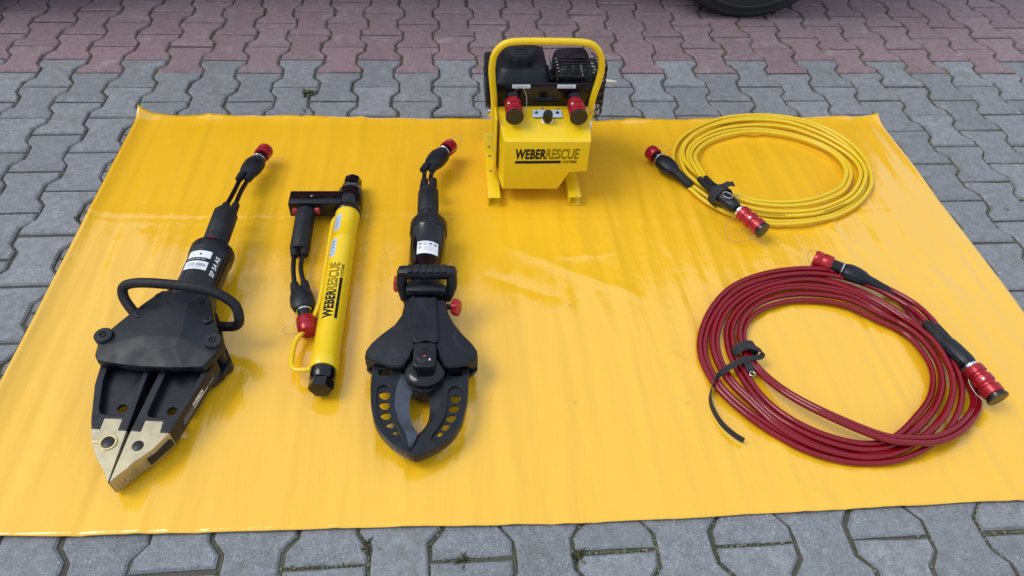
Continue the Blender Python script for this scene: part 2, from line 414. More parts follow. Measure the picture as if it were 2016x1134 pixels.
for key, b in restb.items():
    o = b.build('paver_field', M[key], paving, ang=20); o['kind'] = 'stuff'

# ------------------------------------------------------------------ tarpaulin
TX0, TX1, TY0, TY1 = .386, 2.962, -1.934, -.398
folds = [(rnd.uniform(TX0, TX1), rnd.uniform(-.10, .10), rnd.uniform(.006, .018), rnd.uniform(-.0024, .0034), rnd.uniform(-2.2, -.6), rnd.uniform(.25, .8)) for _ in range(46)]
folds += [(TX0 + .05 + k * .0575 + rnd.uniform(-.02, .02), rnd.uniform(-.03, .03), rnd.uniform(.009, .018), rnd.choice((-1, 1)) * rnd.uniform(.0018, .0046), rnd.uniform(-1.9, -.4), rnd.uniform(.35, 1.0)) for k in range(44)]
creases = [(2.50, -.95, 2.80, -1.35, .0030, .010), (2.62, -.92, 2.93, -1.42, -.0030, .012), (2.72, -1.05, 2.95, -1.75, .0026, .010), (2.35, -1.02, 2.50, -1.22, .0020, .010),
           (1.55, -1.05, 1.95, -1.30, .0036, .016), (1.50, -1.18, 1.70, -1.28, -.0030, .014), (1.62, -1.12, 1.88, -1.10, .0026, .012), (1.80, -1.25, 1.86, -1.60, .0024, .010), (2.02, -1.05, 2.06, -1.45, -.0024, .010),
           (1.92, -1.45, 2.10, -1.62, .0022, .012), (.98, -1.35, 1.02, -1.75, .0024, .012), (.47, -1.0, .62, -1.6, .0026, .012), (1.52, -1.62, 1.56, -1.90, .0022, .010), (2.15, -1.86, 2.22, -1.92, .0020, .010)]
def tarp_h(x, y):
    h = .0068
    for fx, sl, s, a, yc, yl in folds:
        d = (x - fx - sl * (y + 1.2)) / s
        if abs(d) < 3: h += a * math.exp(-d * d) * math.exp(-((y - yc) / yl) ** 2)
    h += .0030 * noise.noise(Vector((x * 4.5, y * 2.6, 3.1))) + .0014 * noise.noise(Vector((x * 10, y * 5, 7.7))) + .0006 * noise.noise(Vector((x * 22, y * 5, 9.1)))
    h -= .0022 * math.exp(-abs(y + .935 + .012 * math.sin(x * 2)) / .006) - .0016 * math.exp(-((y + .935) / .03) ** 2)
    for (ax, ay, bx, by, a, w) in creases:
        dx, dy = bx - ax, by - ay; l2 = dx * dx + dy * dy; t = ((x - ax) * dx + (y - ay) * dy) / l2
        if -.1 < t < 1.1:
            d = abs((x - ax) * dy - (y - ay) * dx) / math.sqrt(l2)
            if d < w * 4: h += a * math.exp(-d / w) * max(0, 1 - abs(2 * t - 1) ** 4)
    e = max(0, (TX0 + .060 - x) / .060)
    h += .021 * e * e
    c = max(0, 1 - math.hypot(x - TX0, y - TY1) / .075); h += .018 * c * c
    c = max(0, 1 - math.hypot(x - TX1, y - TY1) / .09); h += .014 * c * c
    eb = max(0, (y - TY1 + .05) / .05); h += .0055 * eb * eb * (1 + 1.6 * noise.noise(Vector((x * 9, 4.2, 0))))
    ef = max(0, (TY0 + .04 - y) / .04); h += .0016 * ef * ef * max(0, 1.6 * noise.noise(Vector((x * 5, 8.2, 0))))
    return max(h, .0042)
def lerp_tab(t, x):
    for (x0, y0), (x1, y1) in zip(t[:-1], t[1:]):
        if x <= x1: return y0 + (y1 - y0) * max(0, (x - x0) / (x1 - x0))
    return t[-1][1]
back_tab = [(.38, -.405), (.75, -.411), (1.10, -.420), (1.45, -.437), (2.07, -.447), (2.4, -.443), (2.72, -.433), (2.97, -.424)]
front_tab = [(.38, -1.909), (.52, -1.913), (.81, -1.921), (1.21, -1.928), (1.66, -1.941), (2.05, -1.939), (2.97, -1.934)]
nx, ny = 300, 170
tv = []; tf = []
for j in range(ny + 1):
    for i in range(nx + 1):
        x = TX0 + (TX1 - TX0) * i / nx; k = j / ny; y = TY0 + (TY1 - TY0) * k
        wob = .0050 * noise.noise(Vector((x * 5, 1, 0))) * (1 if j in (0, ny) else 0)
        tv.append((x, lerp_tab(front_tab, x) * (1 - k) + lerp_tab(back_tab, x) * k + wob, tarp_h(x, y)))
for j in range(ny):
    for i in range(nx):
        a = j * (nx + 1) + i; tf.append((a, a + 1, a + nx + 2, a + nx + 1))
tb = MB(); tb.add(tv, tf); tarp = tb.build('tarpaulin', M['tarp'], ang=80)
sm = tarp.modifiers.new('thickness', 'SOLIDIFY'); sm.thickness = .0008; sm.offset = -1
tag(tarp, 'large yellow vinyl tarpaulin spread flat on the paving under the tools', 'tarpaulin')
ZM = .007      # height of the mat surface

# ------------------------------------------------------------------ couplings, shared by tools and hoses
def wire(root, pts, r=.0007):
    return MB().tube(crom(pts, 8), r, 6).build('cap_wire', M['wire'], root)
def capped_plug(root, A, B, capend, wsc=1.12, sleeves=True):
    "dark moulded body from A to B, neck and red cap up to capend"
    A, B, E = Vector(A), Vector(B), Vector(capend); D = B - A; L = D.length
    b = MB().lathe(A, D, [(.006, -.002), (.017, 0), (.0225, L * .18), (.0255, L * .42), (.0255, L * .74), (.021, L * .94), (.016, L)], 12, sx=1.08 * wsc, sy=.80 * wsc)
    body = b.build('coupling_body', M['plastic'], root, ang=30)
    n = E - B; nl = n.length; n.normalize()
    MB().lathe(B - n * .004, n, [(.0175, 0), (.0175, nl * .45)], 20).build('neck', M['gloss'], body)
    MB().lathe(B, n, [(.0185, 0), (.0195, .001), (.0195, .003), (.0185, .004)], 24).build('retaining_ring', M['chrome'], body)
    rr = .0238
    MB().lathe(B + n * (nl * .38), n, [(rr - .001, 0), (rr, .002), (rr, nl * .3), (rr - .0012, nl * .32), (rr - .0012, nl * .36), (rr, nl * .38), (rr, nl * .60 - .002), (rr - .002, nl * .62), (rr - .006, nl * .615)], 28).build('dust_cap', M['red'], body)
    return body
def female_coupler(root, P, D, L, r=.021):
    r *= 1.09
    D = Vector(D).normalized(); P = Vector(P)
    prof = [(r * .72, 0), (r * .95, L * .03), (r, L * .10), (r, L * .22), (r * .86, L * .25), (r * .86, L * .31), (r * 1.02, L * .35), (r * 1.02, L * .52), (r * .86, L * .56), (r * .86, L * .62), (r * 1.02, L * .66), (r * 1.02, L * .84), (r * .92, L * .865), (r * .9, L * .87)]
    b = MB().lathe(P, D, prof, 28).build('red_coupler', M['red'], root)
    e = MB().lathe(P + D * (L * .93), D, [(r * .95, 0), (r * 1.05, L * .015), (r * 1.06, L * .06), (r * 1.02, L * .075), (r * .9, L * .078)], 32).build('end_disc', M['endcap'], b)
    MB().lathe(P + D * (L * .865), D, [(r * .80, 0), (r * .97, .001), (r * .97, L * .07), (r * .80, L * .072)], 28).build('rim_band', M['gloss'], b)
    X, Y, Z = axis_frame(D)
    MB().lathe(P + D * (L * .46) + Y * (r * 1.01) * .80 + X * (r * 1.01) * -.6, Y * .8 - X * .6, [(.0032, 0), (.0032, .0012), (.001, .0014)], 12).build('lock_pin', M['white'], b)
    return b
def twin_hose(root, pts, r, sep, name, m, n=8, up=None):
    path = crom(pts, n); out = []
    for s in (-1, 1):
        q = []
        for i, p in enumerate(path):
            T = (path[min(i + 1, len(path) - 1)] - path[max(i - 1, 0)]).normalized()
            W = T.cross(Vector((0, 0, 1))).normalized() if up is None else Vector(up)
            q.append(p + W * sep * s)
        out.append(MB().tube(q, r, 10).build(name, m, root))
    return out
def lettering_plane(root, fn, W, H, mats=('ink',), parent=None):
    "the two-tone word mark: heavy word, outlined word, bar and small word below"
    a = MB().add(*put(finer(text_fit('WEBER', W * .475, H * .70, bold=.045, shear=.12), .006), lambda v: fn(v.x, v.y + H * .30, 0)))
    o1 = a.build('lettering', M[mats[0]], root, smooth=False)
    b = MB().add(*put(finer(text_fit('RESCUE', W * .53, H * .70, outline=.020, shear=.12), .006), lambda v: fn(v.x + W * .47, v.y + H * .30, .0002)))
    o2 = b.build('outline_lettering', M[mats[0]], root, smooth=False)
    c = MB().add(*put(grid_quad(0, W * .72, 0, H * .19, 16, 6), lambda v: fn(v.x, v.y, 0)))
    o3 = c.build('printed_bar', M[mats[0]], root, smooth=False)
    d = MB().add(*put(text_fit('SYSTEMS', W * .23, H * .19, bold=.02, shear=.1), lambda v: fn(v.x + W * .745, v.y, 0)))
    o4 = d.build('small_lettering', M[mats[0]], root, smooth=False)
    return o1, o2, o3, o4
def on_cyl(cx, cz, r, phi0, y0, flip=False):
    "maps text x along +y of the tool and text y round the barrel (upwards = to the left)"
    def f(u, v, w):
        ph = phi0 - v / r
        return Vector((cx + math.sin(ph) * (r + .0004 + w), y0 + u, cz + math.cos(ph) * (r + .0004 + w)))
    return f
def around_cyl(cx, cz, r, phi0, y0):
    "maps u round the barrel to the right and v along +y"
    def f(u, v, w):
        ph = phi0 + u / r
        return Vector((cx + math.sin(ph) * (r + .0003 + w), y0 + v, cz + math.cos(ph) * (r + .0003 + w)))
    return f
def bolt(root, P, r, name='bolt', m='steelblack', h=.003):
    P = Vector(P)
    o = MB().lathe(P, (0, 0, 1), [(r, 0), (r, h * .7), (r * .85, h), (r * .5, h), (r * .45, h * .5)], 18).build(name, M[m], root)
    return o

# ------------------------------------------------------------------ spreader
SP = empty('hydraulic_spreader', (.724, -1.83, .042), (math.radians(4.46), 0, math.radians(-6.3)))
tag(SP, 'black hydraulic spreader with gold pointed tips and loop handle', 'spreader')
def serrate(pts, amp=.0012, step=.005):
    out = []
    for a, b in zip(pts[:-1], pts[1:]):
        a = Vector(a); b = Vector(b); n = max(1, int((b - a).length / step)); d = (b - a).normalized(); nn = Vector((-d.y, d.x))
        for k in range(n):
            out.append(tuple(a + (b - a) * (k / n))); out.append(tuple(a + (b - a) * ((k + .55) / n) + nn * amp))
    out.append(tuple(pts[-1])); return out
armL = [(-.130, .300), (-.1184, .2197), (-.0921, .1360), (-.0825, .1125), (-.0640, .1125), (-.0650, .1388), (-.0258, .1388), (-.0245, .1125), (-.0072, .1125), (-.0130, .2335), (-.013, .300)]
pockL = [(-.112, .292), (-.1040, .230), (-.0850, .1600), (-.0770, .1500), (-.0640, .1470), (-.0300, .1480), (-.0240, .1560), (-.0250, .230), (-.025, .292)]
armR = [(.010, .300), (.0076, .2350), (.0013, .1125), (.0218, .1125), (.0222, .1388), (.0607, .1388), (.0632, .1125), (.0822, .1125), (.1126, .2491), (.1250, .300)]
pockR = [(.024, .292), (.0235, .230), (.0200, .158), (.0250, .149), (.0400, .147), (.0700, .148), (.0780, .157), (.0960, .230), (.106, .292)]
for ol, pk, hx in ((armL, pockL, (-.047, .1755)), (armR, pockR, (.0605, .1757))):
    hole = circ(*hx, .0105, 18)
    b = MB().add(*plate([ol, pk], -.024, .024, .0016)).add(*plate([pk, hole], -.004, .0045, .0006))
    a = b.build('spreading_arm', M['steelblack'], SP)
    # raised inner rib beside the slot
    x0 = -.0205 if hx[0] < 0 else .0135
    MB().box((x0 + .002, .232, .0095), (.0045, .14, .010), .0012).build('rib', M['steelblack'], a)
goldL = [(-.0824, .1118)] + serrate([(-.0640, .0742), (-.0487, .0507), (-.0386, .0392), (-.0168, .0168), (-.0065, .001)], .0014, .006) + [(-.0012, -.0045), (-.0012, .001), (-.0074, .1118), (-.0251, .1118), (-.0264, .1382), (-.0644, .1382), (-.0634, .1118)]
goldR = [(.0822, .1118), (.0630, .1118), (.0603, .1382), (.0226, .1382), (.0222, .1118), (.0012, .1118), (.0014, .001), (.0010, -.0045)] + serrate([(.0060, .0010), (.0275, .0293), (.0338, .0417), (.0446, .0524), (.0628, .0739), (.0800, .1060)], .0014, .006)
gl = MB().add(*plate([goldL], -.0243, .0243, .0009)).build('tip', M['gold'], SP); gl['label'] = 'gold coated left tip with ring'
gr = MB().add(*plate([goldR], -.0243, .0243, .0009)).build('tip', M['gold'], SP); gr['label'] = 'gold coated right tip'
MB().add(*plate([circ(-.0340, .0823, .0182, 28), circ(-.0340, .0823, .0136, 28)], .0240, .0268, .0006)).add(*plate([rrect(-.0690, .0790, -.0505, .0860, .002)], .0240, .0262, .0006)).build('pin_ring', M['goldside'], gl)
MB().lathe((-.0340, .0823, .0238), (0, 0, 1), [(.0130, 0), (.0130, .0016), (.0118, .0022)], 28).build('pin_head', M['steelblack'], gl)
MB().lathe((.0283, .0787, .0238), (0, 0, 1), [(.0118, 0), (.0118, .0012), (.0108, .0018)], 28).build('pin_head', M['steelblack'], gr)
# dark chain slot along the outer side of the right tip and the ribs on the outer side of the right arm
d = Vector((.0822 - .0446, .1125 - .0524, 0)).normalized(); nrm = Vector((d.y, -d.x, 0))
Mx = Matrix((d, nrm, Vector((0, 0, 1)))).transposed()
MB().box(Vector((.0655, .0830, -.004)) + nrm * .0010, (.060, .006, .022), .002, Mx).build('chain_slot', M['plastic'], gr)
for k in range(4):
    MB().box(Vector((.012 + .006 * (k % 2), .010 + .0075 * k, -.006 + .008 * (k % 2))) + Vector((.0065, -.001, 0)), (.0022, .0022, .0022), .0004).build('tip_stud', M['chrome'], gr)
d = Vector((.1126 - .0822, .2491 - .1125, 0)).normalized(); nrm = Vector((d.y, -d.x, 0))
def arm_side(u0, v0):
    o = Vector((.0822, .1125, 0))
    return lambda u, v, w: o + d * (u0 + u) + nrm * (.0006 + w) + Vector((0, 0, v0 + v))
lt = MB().add(*put(text_fit('WEBER', .042, .012, bold=.04, shear=.2), lambda v: arm_side(.082, -.002)(v.x, v.y, 0))).build('lettering', M['whiteink'], SP, smooth=False)
MB().add(*put(text_fit('RESCUE', .044, .012, outline=.02, shear=.2), lambda v: arm_side(.126, -.002)(v.x, v.y, 0))).build('outline_lettering', M['grayink'], SP, smooth=False)
MB().add(*put(grid_quad(0, .060, 0, .0026, 2, 1), lambda v: arm_side(.080, -.0075)(v.x, v.y, 0))).build('printed_bar', M['whiteink'], SP, smooth=False)
MB().add(*put(text_fit('SYSTEMS', .022, .0032, shear=.1), lambda v: arm_side(.144, -.0078)(v.x, v.y, 0))).build('small_lettering', M['whiteink'], SP, smooth=False)
for k in range(11):
    MB().add(*put(grid_quad(0, .0016, 0, .018, 1, 1), lambda v: arm_side(.040 + k * .0034, -.012)(v.x + v.y * .25, v.y, 0))).build('printed_stripe', M['grayink'], SP, smooth=False)
cow = [(-.050, .474), (-.075, .436), (-.105, .3903), (-.121, .352), (-.140, .315), (-.136, .282), (-.124, .2665), (-.0786, .265), (-.0287, .2585), (.042, .260), (.068, .265), (.1116, .2665), (.127, .294), (.136, .330), (.118, .364), (.0946, .4017), (.075, .448), (.060, .474)]
def shrink(ol, s, c): return [(c[0] + (x - c[0]) * s, c[1] + (y - c[1]) * s) for x, y in ol]
from mathutils.geometry import delaunay_2d_cdt
def faceted(ol, rim, inner, links, sgn, low):
    "cover: outline with a vertical skirt and a faceted top through the inner points"
    n = len(ol); i1 = [(.002 + (x - .002) * .975, .365 + (y - .365) * .975) for x, y in ol]
    b = MB().rings([[(x, y, sgn * low) for x, y in ol], [(x, y, sgn * (rim(x, y) - .004)) for x, y in ol], [(x, y, sgn * rim(x, y)) for x, y in i1]], c0=True, c1=False)
    P = [Vector(p) for p in i1] + [Vector(p[:2]) for p in inner]; zs = [rim(x, y) for x, y in i1] + [p[2] for p in inner]
    ed = [(i, (i + 1) % n) for i in range(n)] + [(n + a_, n + c_) for a_, c_ in links]
    v2, e2, f2, ov, oe, of = delaunay_2d_cdt(P, ed, [], 1, 1e-7)
    b.add([(v.x, v.y, sgn * zs[ov[k][0]]) for k, v in enumerate(v2)], f2); return b
srim = lambda x, y: .051 if y > .31 else .051 - .007 * min(1, (.31 - y) / .05)
sin_ = [(-.040, .462, .0575), (.048, .462, .0575), (-.098, .345, .0545), (.088, .345, .0545), (-.100, .312, .0525), (.092, .312, .0525), (-.022, .425, .064), (.030, .425, .064), (-.040, .330, .0625), (.045, .330, .0625), (-.030, .308, .0585), (.036, .308, .0585), (-.085, .385, .0545), (.070, .385, .0545)]
sln = [(0, 6), (1, 7), (6, 7), (6, 8), (7, 9), (8, 9), (8, 10), (9, 11), (10, 11), (4, 10), (11, 5), (2, 4), (3, 5), (0, 12), (12, 2), (1, 13), (13, 3), (0, 1)]
for sgn in (1, -1):
    cw = faceted(cow, srim, sin_, sln, sgn, .026).build('cover', M['plastic'], SP, ang=7); cw['label'] = 'matt black upper cover' if sgn > 0 else 'matt black lower cover'
    bv = cw.modifiers.new('soft_edges', 'BEVEL'); bv.width = .0022; bv.segments = 2; bv.limit_method = 'ANGLE'; bv.angle_limit = math.radians(4); cw.data.polygons.foreach_set('use_smooth', [True] * len(cw.data.polygons)); cw.data.set_sharp_from_angle(angle=math.radians(50))
    if sgn > 0:
        for bx, by in ((-.1306, .3292), (.1156, .3313)):
            MB().lathe((bx, by, .020), (0, 0, 1), [(.0205, 0), (.0205, .0375), (.0190, .0395), (.0085, .0397), (.0080, .037)], 30).build('corner_boss', M['plastic'], cw)
            bolt(cw, (bx, by, .0570), .0058)
        for bx, by in ((-.075, .3950), (.085, .3900), (-.046, .448), (.052, .448)):
            MB().lathe((bx, by, .050), (0, 0, 1), [(.0110, 0), (.0105, .0085), (.006, .009), (.0055, .0075)], 20).build('screw_boss', M['plastic'], cw); bolt(cw, (bx, by, .0560), .0045)
    else:
        for bx, by in ((-.1306, .3292), (.1156, .3313)):
            MB().lathe((bx, by, -.058), (0, 0, 1), [(.0180, 0), (.0200, .004), (.0200, .030)], 30).build('corner_boss', M['plastic'], cw)
for bx, by in ((-.1306, .3292), (.1156, .3313)):
    MB().lathe((bx, by, -.032), (0, 0, 1), [(.014, 0), (.014, .056)], 20).build('hinge_pin', M['steelblack'], SP)
MB().box((.002, .40, 0), (.11, .19, .066), .008).build('core_block', M['steelblack'], SP)
cx = .006
MB().lathe((cx, .44, 0), (0, 1, 0), [(.050, 0), (.050, .03), (.0525, .032), (.0525, .168), (.053, .170), (.0545, .176), (.0545, .208), (.052, .214), (.036, .216)], 48).build('cylinder', M['gloss'], SP)
MB().lathe((cx, .618, 0), (0, 1, 0), [(.0546, 0), (.0552, .002), (.0552, .028), (.0535, .032)], 48).build('end_collar', M['plastic'], SP)
f = around_cyl(cx, 0, .0527, -.66, .556)
s1 = MB().add(*put(grid_quad(0, .060, .0275, .0500, 14, 2), lambda v: f(v.x, v.y, 0))).build('sticker', M['white'], SP, smooth=False)
s2 = MB().add(*put(grid_quad(0, .060, -.0110, .0155, 14, 2), lambda v: f(v.x, v.y, 0))).build('sticker', M['white'], SP, smooth=False)
MB().add(*put(text_fit('WEBER', .024, .010, bold=.03), lambda v: f(.056 - v.x, .009 - v.y, .0003))).build('print', M['grayink'], s2, smooth=False)
MB().add(*put(text_fit('RESCUE', .020, .010, outline=.02), lambda v: f(.0300 - v.x, .009 - v.y, .0003))).build('print', M['grayink'], s2, smooth=False)
MB().add(*put(grid_quad(.012, .048, -.006, -.0045, 4, 1), lambda v: f(v.x, v.y, .0003))).build('print', M['grayink'], s2, smooth=False)
MB().add(*put(text_fit('www.weber-rescue.com', .048, .0042), lambda v: f(.050 - v.x, .0235 - v.y, .0002))).build('print', M['whiteink'], SP, smooth=False)
MB().add([f(.030, .041, .0003), f(.038, .041, .0003), f(.034, .034, .0003)], [(0, 1, 2)]).build('warning_triangle', M['ink'], s1, smooth=False)
MB().add(*put(text_fit('12', .008, .005), lambda v: f(.022 - v.x, .040 - v.y, .0003))).build('print', M['grayink'], s1, smooth=False)
fo = on_cyl(cx, 0, .0527, .92, .535)
MB().add(*put(finer(text_fit('SP 54 AS', .064, .0125, bold=.03, shear=.1)), lambda v: fo(v.x, v.y, 0))).build('model_lettering', M['whiteink'], SP, smooth=False)
fo2 = on_cyl(cx, 0, .0527, -.78, .534)
MB().add(*put(text_fit('EN 13204', .060, .009, bold=.02), lambda v: fo2(v.x, v.y, 0))).build('model_lettering', M['whiteink'], SP, smooth=False)
bolt(SP, (cx - .016, .634, .0520), .006)
MB().lathe((cx * .5, .655, .000), (0, 1, -.02), [(.030, 0), (.030, .010), (.033, .012), (.033, .020)], 36).build('grip_collar', M['gloss'], SP)
MB().box((cx - .004, .668, .0325), (.018, .010, .006), .0015).build('red_marker', M['red'], SP)
gx = -.004
MB().star((.001, .674, .000), (-.05, 1, -.03), [(.028, 0), (.031, .004), (.0315, .020), (.030, .022), (.030, .024), (.0315, .026), (.0315, .118), (.029, .124), (.020, .126)], 9, .018, 54).build('control_grip', M['rubber'], SP)
def hose_tail(root, base, mid, bodyA, bodyB, cap, wires=None):
    "two short black hoses from the grip to a capped coupling"
    base, mid, A, B, E = map(Vector, (base, mid, bodyA, bodyB, cap))
    T = (A - base).normalized(); W = T.cross(Vector((0, 0, 1))).normalized()
    for s in (-1, 1):
        o1 = W * .0130 * s; 
        pts = [base + o1 - T * .012, base + o1, mid + o1 * .75, A + o1 * 1.0 - (B - A).normalized() * .004, A + o1 + (B - A).normalized() * .012]
        MB().tube(crom(pts, 8), .0066, 10).build('short_hose', M['gloss'], root)
        MB().tube([base + o1 - T * .010, base + o1 + T * .001, base + o1 + T * .030, base + o1 + T * .032], [.0120, .0125, .0105, .0070], 12).build('hose_sleeve', M['rubber'], root)
        dA = (B - A).normalized()
        MB().tube([A + o1 - dA * .026, A + o1 - dA * .024, A + o1 + dA * .002, A + o1 * .8 + dA * .012], [.0070, .0105, .0125, .0125], 12).build('hose_sleeve', M['rubber'], root)
    b = capped_plug(root, A, B, E)
    if wires: wire(root, wires)
    return b
# tool frame: z = height above the tool axis (axis height 0.042 + 0.078 y)
def spz(y, zw): return zw - .042 - .078 * y
hose_tail(SP, (-.010, .822, spz(.82, .088)), (-.015, .918, spz(.92, .080)), (-.019, 1.008, spz(1.01, .068)), (-.010, 1.098, spz(1.1, .062)), (-.004, 1.158, spz(1.16, .056)),
          [(.008, 1.105, spz(1.1, .055)), (.045, 1.11, spz(1.1, .050)), (.062, 1.125, spz(1.1, .052)), (.040, 1.115, spz(1.1, .056)), (.006, 1.12, spz(1.1, .060))])
loop = [(-.060, .385, .010), (-.1000, .4150, .030), (-.1290, .4430, .050), (-.1300, .4590, .070), (-.1040, .4600, .086), (-.0600, .4555, .097), (0, .4515, .1), (.050, .4510, .096), (.095, .4480, .084), (.1340, .4370, .060), (.1450, .4200, .034), (.1370, .4140, .010), (.1100, .4160, -.003), (.050, .4200, -.005)]
MB().tube(crom(loop, 8), .0118, 14).build('loop_handle', M['rubber'], SP)

# ------------------------------------------------------------------ cutter
CU = empty('hydraulic_cutter', (1.329, -1.80, .052), (math.radians(1.72), 0, math.radians(-2)))
tag(CU, 'black hydraulic cutter with curved blades and red knobs', 'cutter')
edgeL = [(-.002, .205), (-.0109, .1693), (-.0171, .1518), (-.0163, .1091), (-.0037, .0718), (.0038, .0596), (-.004, .030), (-.0091, .0143)]
bevL = [(-.0388, .2098), (-.0470, .180), (-.0497, .1564), (-.0490, .122), (-.0376, .0844), (-.0215, .0540), (-.0150, .030), (-.0135, .0150)]
edgeR = [(.030, .205), (.0241, .180), (.0241, .156), (.0271, .1257), (.0250, .0921), (.0121, .0676), (.0040, .0596), (-.0040, .030), (-.0089, .0143)]
bevR = [(.0501, .205), (.0530, .180), (.0548, .1558), (.0470, .1171), (.0323, .0838), (.0180, .0600), (.0110, .050), (.0020, .027), (-.0060, .0165)]
outL = [(-.1070, .300), (-.1075, .1935), (-.1050, .155), (-.1001, .1195), (-.0897, .082), (-.0734, .0536), (-.0473, .0257), (-.0230, .0095), (-.0102, .0021), (.0002, -.0018)]
outR = [(.1141, .300), (.1130, .1835), (.1110, .150), (.1074, .1223), (.0989, .0846), (.0819, .0522), (.0584, .0286), (.0250, .0075), (.0002, -.0018)]
outL = [(v.x, v.y) for v in crom([(x, y, 0) for x, y in outL], 3)]; outR = [(v.x, v.y) for v in crom([(x, y, 0) for x, y in outR], 3)]
blL = outL + [(-.0080, .0085)] + list(reversed(bevL)) + [(-.030, .300)]
blR = outR + [(-.0084, .0110)] + list(reversed(bevR)) + [(.050, .300)]
def smooth_closed(p, n=4): return [(v.x, v.y) for v in crom([(x, y, 0) for x, y in p], n, True)]
pkR = smooth_closed([(.0700, .1700), (.0820, .1790), (.0970, .1720), (.1020, .1468), (.0975, .1083), (.0805, .0720), (.0575, .0445), (.0390, .0385), (.0340, .0440), (.0450, .0640), (.0590, .0900), (.0665, .1212), (.0670, .1500)])
pkL = smooth_closed([(-.0640, .1720), (-.0760, .1800), (-.0900, .1720), (-.0905, .1479), (-.0850, .1054), (-.0734, .0775), (-.0530, .0500), (-.0330, .0370), (-.0290, .0400), (-.0380, .0600), (-.0520, .0850), (-.0600, .1200), (-.0610, .1500)])
def egg(x, y, r, a, n=18):
    c, s = math.cos(a), math.sin(a); o = []
    for k in range(n):
        t = 2 * PI * k / n; px = r * 1.30 * math.cos(t); py = r * 1.05 * math.sin(t) * (1 + .28 * math.cos(t)); o.append((x + c * px - s * py, y + s * px + c * py))
    return o
hL = [egg(x, y, r, a) for x, y, r, a in ((-.0745, .1545, .0098, -.35), (-.0725, .1270, .0092, -.3), (-.0675, .1000, .0086, -.1), (-.0555, .0765, .0074, .1), (-.0435, .0575, .0056, .2))] + [rrect(-.092, .207, -.064, .224, .006)]
hR = [egg(x, y, r, a) for x, y, r, a in ((.0850, .1470, .0094, -2.8), (.0820, .1210, .0090, -2.7), (.0760, .0955, .0085, -2.6), (.0640, .0740, .0074, -2.5), (.0520, .0560, .0056, -2.4))] + [rrect(.070, .207, .098, .224, .006)]
def poly_area(p): return sum(p[i - 1][0] * p[i][1] - p[i][0] * p[i - 1][1] for i in range(len(p))) / 2
def inset_poly(pts, d):
    n = len(pts); o = []
    for i in range(n):
        a = Vector(pts[i - 1]); b = Vector(pts[i]); c = Vector(pts[(i + 1) % n]); e1 = (b - a).normalized(); e2 = (c - b).normalized()
        nn = Vector((-e1.y, e1.x)) + Vector((-e2.y, e2.x)); nn = nn / max(nn.length, .3); o.append((b.x + nn.x * d, b.y + nn.y * d))
    return o
def blade(ol, pk, holes, edge, bev, z0, z1, mblade, label):
    b = MB().add(*plate([ol, pk, holes[-1]], z0, z1, .0012)).add(*plate([inset_poly(pk, -.0006 if poly_area(pk) > 0 else .0006)] + holes[:-1], z1 - .0095, z1 - .0050, .0006))
    o = b.build('blade', M['steelblack'], CU); o['label'] = label
    A = [Vector((v.x, v.y)) for v in crom([(x, y, 0) for x, y in edge], 5)]; B = [Vector((v.x, v.y)) for v in crom([(x, y, 0) for x, y in bev], 5)]
    n = 40
    def samp(P, t):
        k = t * (len(P) - 1); i = min(int(k), len(P) - 2); return P[i].lerp(P[i + 1], k - i)
    zm = (z0 + z1) / 2; R = []
    for i in range(n + 1):
        a = samp(A, i / n); c = samp(B, i / n)
        R.append([(c.x, c.y, z1 - .0003), (a.x, a.y, zm + .002), (a.x, a.y, zm - .002), (c.x, c.y, z0 + .0003)])
    MB().rings(R).build('cutting_edge', M[mblade], o, ang=25)
    return o
blade(blR, pkR, hR, edgeR, bevR, -.017, .009, 'bladeblack', 'right blade with deep pocket and row of holes')
blade(blL, pkL, hL, edgeL, bevL, -.012, .0135, 'blade', 'left blade with pale ground bevel and row of holes')
MB().lathe((.0135, .213, -.034), (0, 0, 1), [(.040, 0), (.046, .006), (.0475, .052), (.0465, .060), (.040, .066), (.030, .068)], 44).build('pivot_nut', M['gloss'], CU)
MB().lathe((.0135, .190, -.026), (0, 0, 1), [(.034, 0), (.035, .030), (.033, .042)], 10).build('pivot_washer', M['steelblack'], CU)
hs = MB().add(*plate([rrect(-.0125, .196, .0400, .2680, .013, 5)], .028, .0580, .004)).build('button_housing', M['plastic'], CU)
MB().lathe((.0138, .2265, .0570), (0, 0, 1), [(.0195, 0), (.0195, .0022), (.0175, .0030), (.0085, .0030), (.008, .0012)], 32).build('button_ring', M['plastic'], hs)
MB().lathe((.0138, .2265, .0575), (0, 0, 1), [(.0074, 0), (.0072, .0016), (.006, .0020)], 24).build('button', M['gloss'], hs)
MB().lathe((.0138, .2265, .0590), (0, 0, 1), [(.0036, 0), (.0034, .0010), (.002, .0012)], 20).build('button_dot', M['redplastic'], hs)
MB().add(*put(text_fit('S', .0045, .006, bold=.03), lambda v: Vector((.0235 + v.x, .2125 + v.y, .0605)))).build('print', M['whiteink'], hs, smooth=False)
cwl = [(-.040, .412), (-.0434, .4024), (-.0469, .366), (-.0620, .3355), (-.0920, .3083), (-.1124, .2864), (-.1240, .2660), (-.1255, .2480)]
cwf = [(-.1180, .2400), (-.1001, .2310), (-.0700, .2180), (-.0478, .2120), (-.0335, .2160), (-.0217, .2320), (-.0156, .2530), (-.0089, .2672), (.0149, .2729), (.0376, .2647), (.0440, .2388), (.0556, .2180), (.0685, .2125), (.0900, .2160), (.1087, .2230), (.1250, .2360)]
cwr = [(.1344, .2480), (.1330, .2640), (.1210, .2835), (.0967, .3107), (.0771, .3407), (.0650, .3661), (.0560, .4020), (.0530, .412)]
cowl = cwl + cwf + cwr
